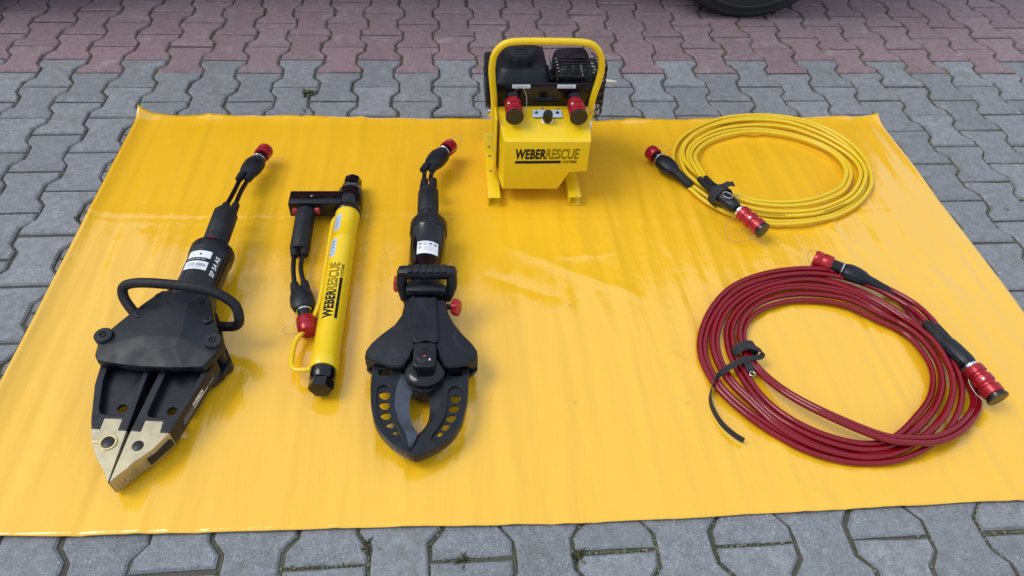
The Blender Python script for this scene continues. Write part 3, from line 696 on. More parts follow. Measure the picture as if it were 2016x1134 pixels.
def inset_poly(pts, d):
    n = len(pts); o = []
    for i in range(n):
        a = Vector(pts[i - 1]); b = Vector(pts[i]); c = Vector(pts[(i + 1) % n]); e1 = (b - a).normalized(); e2 = (c - b).normalized()
        nn = Vector((-e1.y, e1.x)) + Vector((-e2.y, e2.x)); l = nn.length
        nn = nn / max(l, .3); o.append((b.x + nn.x * d, b.y + nn.y * d))
    return o
def dome(x, y): return .047 - .012 * (max(0, abs(x - .006) - .03) / .1) ** 1.3 - .006 * max(0, (.30 - y) / .09)
for sgn in (1, -1):
    i1 = inset_poly(cowl, .0035)
    R = [[(x, y, sgn * ((-.004 if abs(x - .006) > .108 or y > .27 else .026) if sgn > 0 else .016)) for x, y in cowl], [(x, y, sgn * (dome(x, y) - .005)) for x, y in cowl], [(x, y, sgn * (dome(x, y) - .001)) for x, y in i1]]
    b = MB().rings(R, c0=True, c1=False)
    # top sheet as strips so that the surface can bow
    vv, ff = plate([i1], 0, .0004, 0.00005)
    bm = bmesh.new(); vs_ = [bm.verts.new((p[0], p[1], 0)) for p in i1]; fc = bm.faces.new(vs_)
    bmesh.ops.triangulate(bm, faces=[fc]); bmesh.ops.subdivide_edges(bm, edges=list(bm.edges), cuts=3, use_grid_fill=True); bm.verts.index_update()
    b.add([(v.co.x, v.co.y, sgn * (dome(v.co.x, v.co.y) - .001)) for v in bm.verts], [[v.index for v in f_.verts] for f_ in bm.faces]); bm.free()
    cw = b.build('cover', M['plastic'], CU, ang=28); cw['label'] = 'winged black upper cover' if sgn > 0 else 'winged black lower cover'
    if sgn > 0:
        sp = MB().add(*plate([[(-.020, .412), (-.0200, .300), (-.0155, .2760), (-.006, .2700), (.0149, .2765), (.034, .2700), (.0420, .2740), (.0420, .300), (.034, .412)]], .040, .0535, .0028)).build('spine', M['plastic'], cw, ang=25)
        for bx, by in ((-.009, .381), (.026, .381), (.010, .372), (-.009, .318), (.009, .318), (.027, .318)):
            bolt(cw, (bx, by, .0522), .0042, 'screw', h=.0022)
MB().box((.004, .35, 0), (.062, .16, .060), .010).build('core_block', M['steelblack'], CU)
MB().lathe((.001, .395, 0), (0, 1, 0), [(.043, 0), (.047, .008), (.047, .060), (.0485, .064), (.0485, .120), (.0475, .122), (.0475, .292), (.049, .294), (.0505, .298), (.0505, .330), (.047, .336), (.034, .338)], 48).build('cylinder', M['gloss'], CU)
MB().lathe((.001, .690, 0), (0, 1, 0), [(.0507, 0), (.0512, .002), (.0512, .036), (.0490, .041), (.033, .042)], 48).build('end_collar', M['plastic'], CU)
bolt(CU, (-.002, .712, .0495), .0062)
f = around_cyl(.001, 0, .0478, -.52, .572)
stk = MB().add(*put(grid_quad(0, .058, 0, .046, 16, 2), lambda v: f(v.x, v.y - v.x * .06, 0))).build('sticker', M['white'], CU, smooth=False)
for k in range(4):
    cxk = .008 + k * .0135
    MB().add(*put(plate([circ(cxk, .036, .0052, 20), circ(cxk, .036, .0045, 20)], 0, .0001, .00002), lambda v: f(v.x, v.y - v.x * .06, .0003))).build('pictogram_ring', M['grayink'], stk, smooth=False)
    MB().add(*put(plate([[(cxk - .003, .0345), (cxk - .001, .0385), (cxk + .0025, .0380), (cxk + .0035, .0350), (cxk + .0005, .0335)]] if k != 1 else [[(cxk - .003, .0390), (cxk - .0005, .0360), (cxk - .0008, .0325), (cxk + .0008, .0325), (cxk + .0005, .0360), (cxk + .003, .0390), (cxk, .0368)]], 0, .0001, .00002), lambda v: f(v.x, v.y - v.x * .06, .0003))).build('pictogram', M['ink'] if k < 3 else M['grayink'], stk, smooth=False)
MB().add(*put(plate([[(.003, .026), (.013, .026), (.008, .016)], [(.0052, .0245), (.0108, .0245), (.008, .019)]], 0, .0001, .00002), lambda v: f(v.x, v.y - v.x * .06, .0003))).build('warning_triangle', M['ink'], stk, smooth=False)
for k in range(4):
    MB().add(*put(grid_quad(.018, .046 - .004 * (k % 2), .0245 - k * .0045, .0252 - k * .0045, 8, 1), lambda v: f(v.x, v.y - v.x * .06, .0003))).build('text_line', M['grayink'], stk, smooth=False)
MB().lathe((-.002, .730, 0), (-.03, 1, 0), [(.029, 0), (.029, .012)], 36).build('grip_collar', M['gloss'], CU)
MB().box((.006, .740, .0300), (.019, .010, .006), .0015).build('red_marker', M['red'], CU)
MB().star((-.0025, .746, .000), (-.03, 1, 0), [(.027, 0), (.0295, .004), (.0300, .022), (.0285, .024), (.0285, .026), (.0300, .028), (.0295, .124), (.027, .130), (.020, .132)], 9, .018, 54).build('control_grip', M['rubber'], CU)
def cuz(y, zw): return zw - .052 - .03 * y
hose_tail(CU, (-.008, .905, cuz(.9, .076)), (-.014, .955, cuz(.95, .066)), (-.006, 1.003, cuz(1., .074)), (.0300, 1.085, cuz(1.08, .070)), (.0530, 1.135, cuz(1.13, .060)),
          [(.034, 1.082, cuz(1.08, .062)), (.058, 1.088, cuz(1.08, .070)), (.085, 1.118, cuz(1.1, .085)), (.084, 1.145, cuz(1.1, .090)), (.062, 1.150, cuz(1.13, .082)), (.048, 1.128, cuz(1.13, .076))])
# D-handle across the barrel with ribbed grip and two clamp knobs
hd = MB().box((.0105, .4660, .0830), (.147, .033, .030), .0125).build('bow_handle', M['plastic'], CU)
for k in range(6):
    MB().box((-.030 + k * .0165, .4655, .0980), (.0120, .026, .0030), .0012).build('grip_rib', M['rubber'], hd)
for q in ([(-.050, .462, .078), (-.052, .450, .050), (-.044, .440, .016)], [(.070, .462, .078), (.070, .450, .050), (.056, .440, .016)]):
    MB().tube(crom(q, 6), .0135, 12).build('handle_upright', M['plastic'], hd)
MB().box((.008, .4300, .0600), (.096, .022, .018), .005).build('clamp_bar', M['plastic'], CU)
MB().lathe((.003, .436, 0), (0, 1, 0), [(.052, 0), (.054, .003), (.054, .040), (.052, .043)], 44).build('clamp_ring', M['plastic'], CU)
for P, D, nm in (((-.043, .500, .004), (-1, .05, 0), 0), ((.056, .422, .006), (1, -.28, .22), 1)):
    st = MB().lathe(P, D, [(.007, 0), (.007, .022), (.010, .024)], 16).build('knob_stem', M['steelblack'], CU)
    D = Vector(D).normalized()
    kn = MB().star(Vector(P) + D * .018, D, [(.017, 0), (.0205, .003), (.0205, .0145), (.018, .017), (.008, .0175)], 6, .09).build('clamp_knob', M['redplastic'], CU)

# ------------------------------------------------------------------ rescue ram
RA = empty('rescue_ram', (1.1135, -1.552, ZM), (0, 0, math.radians(-.9)))
tag(RA, 'yellow rescue ram tube with black head and side carrying rod', 'rescue ram')
rz = .0375
MB().lathe((0, 0, rz), (0, 1, 0), [(.0315, 0), (.0335, .003), (.0335, .030), (.0325, .034), (.0325, .440), (.0335, .444), (.0335, .448), (.0325, .450), (.0325, .540), (.0345, .545), (.0345, .565)], 48).build('tube', M['yellowpaint'], RA)
MB().lathe((0, -.002, rz), (0, -1, 0), [(.030, 0), (.0295, .022), (.0265, .026), (.0265, .030)], 36).build('foot_collar', M['gloss'], RA)
MB().lathe((0, -.032, rz), (0, -1, 0), [(.027, 0), (.0295, .003), (.0295, .018), (.026, .024), (.012, .026)], 6).build('foot_hexagon', M['gloss'], RA, ang=20)
MB().lathe((0, .563, rz), (0, 1, 0), [(.035, 0), (.0375, .004), (.0375, .018), (.036, .020), (.036, .024), (.038, .028), (.038, .092), (.0365, .100), (.032, .108), (.030, .125)], 44).build('head', M['gloss'], RA)
MB().lathe((0, .688, rz), (0, 1, 0), [(.024, 0), (.0275, .004), (.0275, .034), (.0255, .040), (.018, .044)], 8).build('head_nut', M['gloss'], RA, ang=20)
bk = MB().box((-.090, .604, .049), (.150, .058, .050), .004).build('valve_block', M['gloss'], RA)
MB().add(*put(text_fit('AS', .008, .006), lambda v: Vector((-.105 + v.y, .604 + v.x, .0743)))).build('print', M['whiteink'], bk, smooth=False)
for k in (-1, 1):
    MB().lathe((-.116 + k * .024, .578, .046), (k, 0, 0), [(.011, 0), (.012, .002), (.012, .012), (.010, .014)], 16).build('red_stop', M['redplastic'], RA)
gP, gD = Vector((-.116, .580, .050)), Vector((-.004, -1, -.13)).normalized()
MB().lathe(gP + gD * -.012, gD, [(.012, 0), (.014, .010), (.017, .022)], 24).build('grip_collar', M['rubber'], RA)
MB().star(gP + gD * .004, gD, [(.018, 0), (.024, .006), (.0265, .014), (.0265, .150), (.0240, .155), (.016, .155)], 9, .015, 54).build('control_grip', M['rubber'], RA)
e = gP + gD * .152 + Vector((0, 0, .004))
hose_tail(RA, e, (-.112, .350, .034), (-.092, .272, .034), (-.072, .195, .036), (-.0545, .128, .028), [(-.055, .165, .042), (-.085, .170, .030), (-.115, .155, .020), (-.112, .135, .018), (-.085, .132, .022), (-.060, .138, .038)])
MB().tube(crom([(-.028, .556, .040), (-.036, .545, .036), (-.0390, .520, .034), (-.0385, .38, .032), (-.0385, .23, .032), (-.050, .165, .032), (-.076, .110, .030), (-.0815, .085, .030), (-.0800, .045, .034), (-.0770, .022, .036), (-.066, .006, .038), (-.045, .002, .040), (-.026, .004, .040)], 8), .0064, 12).build('carrying_rod', M['yellowpaint'], RA)
fr_ = on_cyl(0, rz, .0325, .60, .140)
def ram_fn(u, v, w): return fr_(u, v, w)
lettering_plane(RA, ram_fn, .196, .0385)
f = around_cyl(0, rz, .0325, -1.02, .470)
s = MB().add(*put(grid_quad(0, .024, 0, .066, 8, 2), lambda v: f(v.x, v.y, 0))).build('sticker', M['bluewhite'], RA, smooth=False)
for k in range(8): MB().add(*put(grid_quad(.003, .020, .006 + k * .0068, .008 + k * .0068, 4, 1), lambda v: f(v.x, v.y, .0003))).build('text_line', M['grayink'], s, smooth=False)
f = around_cyl(0, rz, .0325, -1.02, .365)
s = MB().add(*put(grid_quad(0, .022, 0, .068, 8, 2), lambda v: f(v.x, v.y, 0))).build('sticker', M['bluewhite'], RA, smooth=False)
for k in range(3):
    MB().add(*put(plate([[(.005, .030 + k * .012), (.010, .036 + k * .012), (.017, .034 + k * .012), (.014, .028 + k * .012), (.009, .0295 + k * .012)]], 0, .0001, .00002), lambda v: f(v.x, v.y, .0003))).build('pictogram', M['ink'], s, smooth=False)
MB().add(*put(plate([circ(.011, .013, .008, 20), circ(.011, .013, .0065, 20)], 0, .0001, .00002), lambda v: f(v.x, v.y, .0003))).build('pictogram_ring', M['grayink'], s, smooth=False)

# ------------------------------------------------------------------ power pack
PP = empty('power_pack', (1.69, -.75, ZM))
tag(PP, 'small yellow hydraulic power pack with petrol engine and tubular handle', 'power pack')
def L_(x, y, z): return (x - 1.69, y + .75, z)
for x in (-.143, .101):
    # channel rail, open to the inside
    b = MB().box((x, .012, .0325), (.037, .345, .004), .001).box((x, .012, .003), (.037, .345, .0035), .001).box((x - .0165, .012, .0178), (.004, .345, .0265), .001)
    r = b.build('rail', M['yellowpaint'], PP)
    for y in (-.145, .165): MB().lathe((x, y, -.0035), (0, 0, 1), [(.012, 0), (.013, .002), (.011, .004)], 16).build('rubber_foot', M['rubber'], r)
    for y in (-.03, .05, .10): MB().lathe((x - .004, y, .0340), (0, 0, 1), [(.0045, 0), (.0045, .002), (.002, .0025)], 10).build('bolt', M['chrome'], r)
# moulded front cover: notch at lower right
fy, by = -.137, -.004
prof = [(-.118, .046), (.050, .043), (.080, .104), (.132, .108), (.132, .215), (-.118, .217)]
pin = inset_poly(prof, .006)
top = [(-.118, .217), (.132, .215)]
Rg = []
for y, ol, dz in ((by, prof, .022), (fy + .022, prof, .004), (fy + .006, inset_poly(prof, .0008), .001), (fy + .0015, inset_poly(prof, .003), 0), (fy, inset_poly(prof, .007), 0)):
    k = (y - fy) / (by - fy)
    Rg.append([(x * (1 + .10 * k) - .006 * k, y, z + (.024 * k if z > .2 else 0)) for x, z in ol])
MB().rings(Rg).build('front_cover', M['yellowpaint'], PP, ang=35)
lettering_plane(PP, lambda u, v, w: Vector((-.084 + u, fy - .0006 - w, .140 + v)), .186, .050)
MB().box((.0, .03, .125), (.262, .075, .200), .004).build('tank_body', M['yellowpaint'], PP)
sd_ = MB().box((-.137, -.040, .150), (.006, .070, .200), .002).build('side_plate', M['yellowpaint'], PP)
for z in (.070, .105, .140, .190): MB().lathe((-.1395, -.062, z), (-1, 0, 0), [(.0055, 0), (.0055, .002), (.003, .003)], 12).build('side_screw', M['chrome'], sd_)
MB().box((-.148, .025, .215), (.022, .030, .022), .003).build('filler_plug', M['chrome'], PP)
MB().box((.003, .001, .238), (.292, .012, .010), .002).build('top_ledge', M['yellowpaint'], PP)
for x, z in ((-.135, .238), (-.045, .238), (.003, .240), (.050, .238), (.135, .240)): MB().lathe((x, -.0045, z), (0, -1, 0), [(.005, 0), (.005, .002), (.0025, .003)], 12).build('ledge_screw', M['chrome'], PP)
bp_ = MB().box((.000, .008, .279), (.290, .006, .078), .002).build('black_panel', M['gloss'], PP)
for x, w in ((-.063, .052), (.069, .054)):
    s = MB().box((x, .0035, .309), (w, .0015, .0115), .0002).build('sticker', M['white'], bp_)
    for k in range(2): MB().add(*put(grid_quad(x - w * .42, x + w * .38, .3065 + k * .004, .3075 + k * .004, 2, 1), lambda v: Vector((v.x, .0026, v.y)))).build('text_line', M['grayink'], s, smooth=False)
hp = [(-.1390, .000, .150), (-.1400, .000, .255), (-.1470, 0, .330), (-.1490, 0, .372), (-.1420, 0, .412), (-.1180, 0, .440), (-.0800, 0, .4490), (0, 0, .4495), (.0900, 0, .4480), (.1300, 0, .4390), (.1540, 0, .412), (.1630, 0, .372), (.1600, 0, .330), (.1480, 0, .255), (.1460, 0, .150)]
MB().tube(crom(hp, 8), .0098, 14).build('tubular_handle', M['yellowpaint'], PP)
# knob with printed plate on the sloping top
MB().add([(-.030, -.046, .2385), (.058, -.046, .2370), (.056, -.016, .2430), (-.028, -.016, .2440)], [(0, 1, 2, 3)]).build('printed_plate', M['bluewhite'], PP, smooth=False)
for x in (-.018, .044):
    MB().add([(x - .006, -.032, .2425), (x + .006, -.032, .2420), (x, -.021, .2448)], [(0, 1, 2)]).build('warning_triangle', M['ink'], PP, smooth=False)
MB().lathe((.012, -.052, .230), (0, -.35, 1), [(.016, 0), (.0165, .003), (.013, .004)], 24).build('knob_collar', M['chrome'], PP)
MB().star((.012, -.053, .234), (0, -.35, 1), [(.0135, 0), (.0145, .004), (.0140, .026), (.0120, .031), (.006, .0325)], 14, .03, 56).build('selector_knob', M['gloss'], PP)
# couplers on the front
for x, zc in ((-.088, .272), (.094, .270)):
    D = Vector((.010 if x < 0 else .03, -1, -.06)).normalized(); P = Vector((x, -.002, zc))
    MB().lathe(P + Vector((0, .004, .004)), D, [(.021, 0), (.021, .006), (.014, .010), (.013, .022)], 24).build('coupler_base', M['gloss'], PP)
    female_coupler(PP, P + D * .016, D, .074, .0225)
wire(PP, [(-.085, -.005, .290), (-.072, -.010, .312), (-.058, -.015, .312), (-.050, -.035, .295), (-.054, -.065, .268), (-.063, -.078, .262)], .0010)
wire(PP, [(.095, -.05, .265), (.125, -.045, .262), (.150, -.030, .248), (.140, -.02, .232), (.110, -.05, .235)], .0010)
MB().lathe((.148, .005, .222), (.3, -1, -.1), [(.006, 0), (.016, .003), (.016, .007), (.006, .009)], 20).build('drain_tap', M['gold'], PP)
MB().tube(crom([(.146, .0, .205), (.150, -.012, .190), (.152, -.016, .172), (.147, -.016, .162)], 6), .0045, 10).build('snap_hook', M['chrome'], PP)
# engine: fuel tank left, air filter / silencer right, crankcase behind
MB().box((-.02, .16, .14), (.22, .17, .17), .015).build('crankcase', M['steelblack'], PP)
MB().box((-.146, .150, .245), (.030, .150, .120), .010).build('recoil_cover', M['plastic'], PP)
rgs = []
for z, s_, r_ in ((.225, .96, .03), (.232, 1., .03), (.268, 1., .035), (.278, .97, .035), (.290, .90, .035), (.322, .82, .035), (.332, .74, .03), (.334, .6, .025)):
    rgs.append([(-.054 + x * s_ + .004 * (1 - s_), .118 + y * s_ + .06 * (1 - s_), z) for x, y in rrect(-.090, -.100, .090, .100, r_, 5)])
ft = MB().rings(rgs).build('fuel_tank', M['plastic'], PP, ang=30)
MB().star((-.058, .122, .328), (0, 0, 1), [(.038, 0), (.045, .003), (.046, .028), (.043, .034), (.033, .036)], 10, .055, 80).build('fuel_cap', M['rubber'], ft)
MB().box((-.058, .122, .3655), (.036, .010, .005), .002).box((-.045, .116, .3655), (.008, .022, .005), .002).build('cap_symbol', M['rubber'], ft)
MB().box((-.058, .046, .2905), (.020, .004, .003), .001).build('tank_mark', M['whiteink'], ft)
MB().tube([(-.054 + x, .118 + y, .2705) for x, y in rrect(-.0905, -.1005, .0905, .1005, .035, 6)] + [(-.054 + .0905, .118 + .0655, .2705)], .0028, 8).build('tank_seam', M['plastic'], ft)
MB().tube(crom([(.030, .060, .255), (.044, .050, .285), (.052, .062, .305), (.060, .085, .300)], 6), .0035, 8).build('ignition_lead', M['rubber'], PP)
MB().tube(crom([(.026, .110, .262), (.040, .100, .276), (.050, .120, .282)], 6), .0030, 8).build('fuel_line', M['rubber'], PP)
MB().box((.040, .130, .245), (.022, .060, .070), .004).build('carburettor', M['steelblack'], PP)
MB().box((-.160, .110, .300), (.014, .045, .016), .005).build('starter_grip', M['rubber'], PP)
MB().box((.188, .120, .235), (.030, .070, .075), .006).build('exhaust_box', M['bladeblack'], PP)
rgs = []
for z, s_ in ((.200, .98), (.265, 1.), (.295, .98), (.318, .90), (.330, .76), (.334, .6)):
    rgs.append([(.104 + x * s_, .135 + y * s_, z) for x, y in rrect(-.058, -.082, .058, .082, .028, 5)])
sl = MB().rings(rgs).build('silencer_cover', M['plastic'], PP, ang=30)
for k in range(8): MB().box((.064 + k * .0115, .053, .270), (.0050, .008, .05), .0015).build('cooling_fin', M['plastic'], sl)
MB().box((.116, .120, .3370), (.026, .030, .014), .004).build('cover_knob', M['rubber'], sl)
# wire guard round the silencer
gd = MB()
for z in (.190, .215, .240, .265, .290, .312, .330):
    gd.tube(crom([(.036, .028, z), (.090, .024, z), (.150, .028, z - .002), (.188, .050, z - .004), (.200, .095, z - .005), (.196, .150, z - .005), (.170, .200, z)], 5), .0022, 6)
for q in ((.060, .026), (.088, .024), (.118, .0255), (.148, .028), (.173, .040), (.190, .058), (.199, .095), (.198, .130), (.194, .160)):
    gd.tube([(q[0], q[1], .330), (q[0], q[1], .186)], .0020, 6)
    gd.tube([(q[0], q[1], .330), ((q[0] * .75 + .025), q[1] + .03, .348)], .0020, 6)
for y_ in (.032, .050, .068, .086, .104):
    gd.tube(crom([(.040, y_, .333), (.052, y_, .343), (.100, y_, .345), (.150, y_, .343), (.186, y_ + .004, .330)], 4), .0023, 6)
for x_ in (.052, .080, .108, .136, .160):
    gd.tube([(x_, .026, .330), (x_, .034, .342), (x_, .108, .346)], .0022, 6)
gd.build('wire_guard', M['gloss'], PP)
MB().tube([(.190, .100, .275), (.226, .098, .272)], .0060, 12).tube([(.212, .098, .2725), (.236, .098, .2715)], .0035, 10).build('spark_plug', M['chrome'], PP)

# ------------------------------------------------------------------ yellow hose coil
YEL = [(2.168, -0.841, 0.013), (2.201, -0.901, 0.012), (2.247, -0.953, 0.012), (2.295, -0.99, 0.012), (2.358, -1.015, 0.012), (2.422, -1.02, 0.012), (2.505, -1.009, 0.012), (2.58, -0.987, 0.012), (2.654, -0.943, 0.012), (2.713, -0.889, 0.013), (2.756, -0.826, 0.013), (2.781, -0.739, 0.014), (2.781, -0.662, 0.015), (2.76, -0.592, 0.016), (2.708, -0.514, 0.016), (2.634, -0.466, 0.016), (2.525, -0.445, 0.016), (2.407, -0.456, 0.016), (2.325, -0.49, 0.016), (2.25, -0.541, 0.016), (2.197, -0.597, 0.016), (2.165, -0.661, 0.015),
 (2.152, -0.73, 0.02), (2.158, -0.792, 0.02), (2.188, -0.852, 0.021), (2.228, -0.913, 0.022), (2.283, -0.954, 0.022), (2.353, -0.982, 0.022), (2.429, -0.99, 0.022), (2.511, -0.983, 0.022), (2.59, -0.954, 0.022), (2.666, -0.906, 0.021), (2.722, -0.841, 0.021), (2.755, -0.774, 0.02), (2.758, -0.703, 0.019), (2.732, -0.637, 0.019), (2.68, -0.564, 0.018), (2.597, -0.504, 0.018), (2.489, -0.486, 0.018), (2.395, -0.497, 0.018), (2.315, -0.527, 0.018), (2.244, -0.58, 0.018), (2.198, -0.645, 0.019),
 (2.183, -0.713, 0.022), (2.197, -0.779, 0.025), (2.229, -0.843, 0.029), (2.27, -0.895, 0.032), (2.324, -0.94, 0.034), (2.397, -0.958, 0.035), (2.477, -0.955, 0.035), (2.558, -0.931, 0.034), (2.634, -0.885, 0.031), (2.686, -0.816, 0.027), (2.707, -0.75, 0.023), (2.701, -0.681, 0.02), (2.662, -0.614, 0.016), (2.592, -0.561, 0.014), (2.498, -0.533, 0.014), (2.407, -0.536, 0.014), (2.323, -0.566, 0.014), (2.258, -0.613, 0.016), (2.217, -0.671, 0.022), (2.202, -0.72, 0.030), (2.199, -0.779, 0.040), (2.203, -0.850, 0.046)]
def world_empty(name, c): return empty(name, (c[0], c[1], ZM))
def rel(pts, c): return [(p[0] - c[0], p[1] - c[1], p[2]) for p in pts]
def pair(root, pts, r, name, m, sepfn, zfn):
    path = crom(pts, 6); n = len(path)
    for s in (-1, 1):
        q = []
        for i, p in enumerate(path):
            T = (path[min(i + 1, n - 1)] - path[max(i - 1, 0)]).normalized(); W = T.cross(Vector((0, 0, 1))).normalized()
            k = p + W * sepfn(i / n) * s; k.z += zfn(i / n) * s; k.z = max(k.z, r + .0002); q.append(k)
        MB().tube(q, r, 10).build(name, m, root)
yc = (2.45, -.74)
YH = world_empty('yellow_hose', yc); tag(YH, 'coiled yellow twin hydraulic hose with red couplings', 'hose')
def endtaper(t): return min(1, t / .02, (1 - t) / .02)
pair(YH, rel(YEL, yc), .0066, 'hose', M['yellowhose'], lambda t: .0075 + .0045 * max(0, math.sin(t * 22 + 1.0)) * endtaper(t), lambda t: .0035 * math.sin(t * 13))
def W2(p, c): return Vector((p[0] - c[0], p[1] - c[1], p[2] - ZM + .002))
# printed markings along the front strands
pm = [Vector(p) for p in crom(rel(YEL, yc), 6)]
for i0, n0 in ((22, 8), (34, 7), (42, 8), (160, 8), (176, 7), (190, 6)):
    seg = pm[i0:i0 + n0]
    q = []
    for i, p in enumerate(seg):
        T = (pm[i0 + i + 1] - pm[i0 + i - 1]).normalized(); W_ = T.cross(Vector((0, 0, 1))).normalized()
        q.append((p, T, W_))
    b_ = MB(); prev = None; k = 0
    for (p, T, W_), (p2, T2, W2_) in zip(q[:-1], q[1:]):
        for u0 in (0, .25, .5, .75):
            for (pa, wa) in ((p.lerp(p2, u0 + .03), W_), ):
                c = pa + wa * .0075; 
                d1 = (wa * .75 + Vector((0, 0, .66))).normalized(); d2 = (wa * .45 + Vector((0, 0, .89))).normalized(); L1 = (p2 - p) * .16
                b_.add([c + d1 * .0068, c + d1 * .0068 + L1, c + d2 * .0068 + L1, c + d2 * .0068], [(0, 1, 2, 3)])
    b_.build('hose_print', M['ink'], YH, smooth=False)
# plug end
A0 = W2((2.168, -.845, .022), yc); A1 = W2((2.126, -.792, .038), yc); A2 = W2((2.090, -.724, .040), yc); A3 = W2((2.066, -.680, .040), yc)
MB().tube([A0, A0.lerp(A1, .15), A1, A1 + (A2 - A1) * .15], [.0115, .0135, .0165, .017], 14).build('strain_relief', M['rubber'], YH)
capped_plug(YH, A1 + (A2 - A1) * .05, A2, A3, 1.1)
wire(YH, [A2 + Vector((.012, .006, .012)), A2 + Vector((.030, .03, .015)), A2 + Vector((.030, .06, .01)), A3 + Vector((.012, .005, .014))])
# coupler end, held on top of the coil
B0 = W2((2.196, -.842, .052), yc); B1 = W2((2.222, -.938, .060), yc); B2 = W2((2.266, -1.016, .060), yc); B3 = W2((2.314, -1.098, .052), yc)
D0 = (B1 - B0).normalized(); Wd = D0.cross(Vector((0, 0, 1))).normalized()
for s in (-1, 1):
    MB().tube([B0 + Wd * .0095 * s, B0 + Wd * .0095 * s + D0 * .002, B0.lerp(B1, .55) + Wd * .010 * s, B1 + Wd * .009 * s], [.0080, .0100, .0105, .0105], 12).build('hose_sleeve', M['rubber'], YH)
bd = MB().lathe(B0.lerp(B1, .55), B2 - B0.lerp(B1, .55), [(.012, -.002), (.019, 0), (.0215, .012), (.0225, .05), (.0225, .095), (.019, .110), (.015, .116)], 12, sx=1.0, sy=.9).build('coupling_body', M['plastic'], YH, ang=30)
MB().lathe(B2, B3 - B2, [(.017, -.006), (.0175, .002), (.015, .004)], 24).build('retaining_ring', M['chrome'], bd)
female_coupler(YH, B2, B3 - B2, .092, .0215)
X, Y, Z = axis_frame(B2 - B1)
cR = B1.lerp(B2, .35) + Y * .0215 - X * .004
MB().tube([cR + X * (.0125 * math.cos(t)) + Z * (.0155 * math.sin(t)) + Y * .002 for t in [2 * PI * k / 24 for k in range(25)]], .0013, 8).build('metal_ring', M['chrome'], bd)
MB().lathe(cR - Y * .003, Y, [(.008, 0), (.0085, .003), (.006, .0045)], 16).build('pull_tab', M['rubber'], bd)
Ew = B2 + (B3 - B2).normalized() * .09
wire(YH, [B2 + Vector((-.014, -.01, -.006)), B2 + Vector((-.045, -.025, -.03)), B2 + Vector((-.048, -.055, -.045)), B2 + Vector((-.015, -.085, -.045)), Ew + Vector((-.012, -.006, -.012))])
# strap round the coil and the coupler
Dn = (B2 - B0).normalized(); Sx = Dn.cross(Vector((0, 0, 1))).normalized(); Su = Sx.cross(Dn).normalized()
sc = B0.lerp(B2, .50) + Vector((yc[0], yc[1], ZM)); yst = empty('hose_strap', (sc.x, sc.y, ZM))
tag(yst, 'black hook and loop strap wrapped round the yellow hose', 'strap')
cz = sc.z - ZM
ringp = [Vector((0, 0, cz - .008)) + Sx * (.033 * math.cos(t)) + Su * (.0345 * math.sin(t)) for t in [2 * PI * k / 32 for k in range(33)]]
MB().ribbon(ringp, Dn, .030, .0022).build('band', M['strap'], yst)
MB().ribbon([Vector((0, 0, cz - .008)) + Su * .0365 - Sx * .006, Vector((0, 0, cz)) + Su * .034 - Sx * .020, Vector((0, 0, cz)) + Su * .031 - Sx * .029 + Dn * .003, Vector((0, 0, cz)) + Su * .033 - Sx * .036 + Dn * .005], Dn, .022, .0022).build('loose_end', M['strap'], yst)

# ------------------------------------------------------------------ red hose coil
RED = [(2.639, -1.476, .0485), (2.636, -1.450, .047), (2.622, -1.382, 0.036), (2.556, -1.303, 0.031), (2.469, -1.257, 0.03), (2.38, -1.244, 0.029), (2.27, -1.258, 0.026), (2.172, -1.299, 0.022), (2.097, -1.372, 0.018), (2.047, -1.459, 0.014), (2.032, -1.531, 0.012), (2.045, -1.608, 0.012), (2.082, -1.676, 0.011), (2.14, -1.743, 0.01), (2.209, -1.795, 0.01), (2.293, -1.824, 0.011), (2.387, -1.826, 0.016), (2.48, -1.794, 0.024), (2.556, -1.739, 0.032), (2.608, -1.669, 0.038), (2.63, -1.596, 0.04), (2.629, -1.509, 0.039),
 (2.597, -1.415, 0.022), (2.526, -1.318, 0.015), (2.431, -1.264, 0.014), (2.343, -1.261, 0.014), (2.234, -1.292, 0.014), (2.14, -1.358, 0.014), (2.086, -1.44, 0.014), (2.067, -1.515, 0.014), (2.077, -1.593, 0.014), (2.116, -1.672, 0.017), (2.158, -1.738, 0.016), (2.226, -1.790, 0.014), (2.318, -1.818, 0.014), (2.404, -1.808, 0.018), (2.49, -1.761, 0.026), (2.559, -1.702, 0.028), (2.603, -1.638, 0.03), (2.623, -1.562, 0.03), (2.611, -1.477, 0.026),
 (2.567, -1.399, 0.014), (2.497, -1.322, 0.012), (2.392, -1.29, 0.012), (2.297, -1.295, 0.012), (2.203, -1.34, 0.012), (2.136, -1.412, 0.012), (2.111, -1.488, 0.012), (2.114, -1.564, 0.012), (2.134, -1.648, 0.013), (2.172, -1.718, 0.020), (2.240, -1.776, 0.026), (2.326, -1.804, 0.026), (2.404, -1.790, 0.026), (2.49, -1.732, 0.025), (2.551, -1.678, 0.021), (2.595, -1.61, 0.018), (2.607, -1.545, 0.018), (2.592, -1.467, 0.016),
 (2.533, -1.41, 0.016), (2.462, -1.35, 0.014), (2.354, -1.33, 0.014), (2.256, -1.349, 0.016), (2.188, -1.393, 0.017), (2.149, -1.453, 0.019), (2.141, -1.522, 0.02), (2.161, -1.588, 0.021), (2.198, -1.663, 0.036), (2.265, -1.736, 0.05), (2.361, -1.792, 0.046), (2.426, -1.802, 0.041), (2.498, -1.797, 0.034), (2.571, -1.766, 0.029), (2.636, -1.714, 0.020), (2.666, -1.665, 0.014), (2.674, -1.608, 0.012), (2.67, -1.521, 0.012), (2.646, -1.435, 0.012), (2.62, -1.345, 0.016), (2.588, -1.325, 0.026)]
rc = (2.35, -1.54)
RH = world_empty('red_hose', rc); tag(RH, 'coiled dark red twin hydraulic hose with red couplings', 'hose')
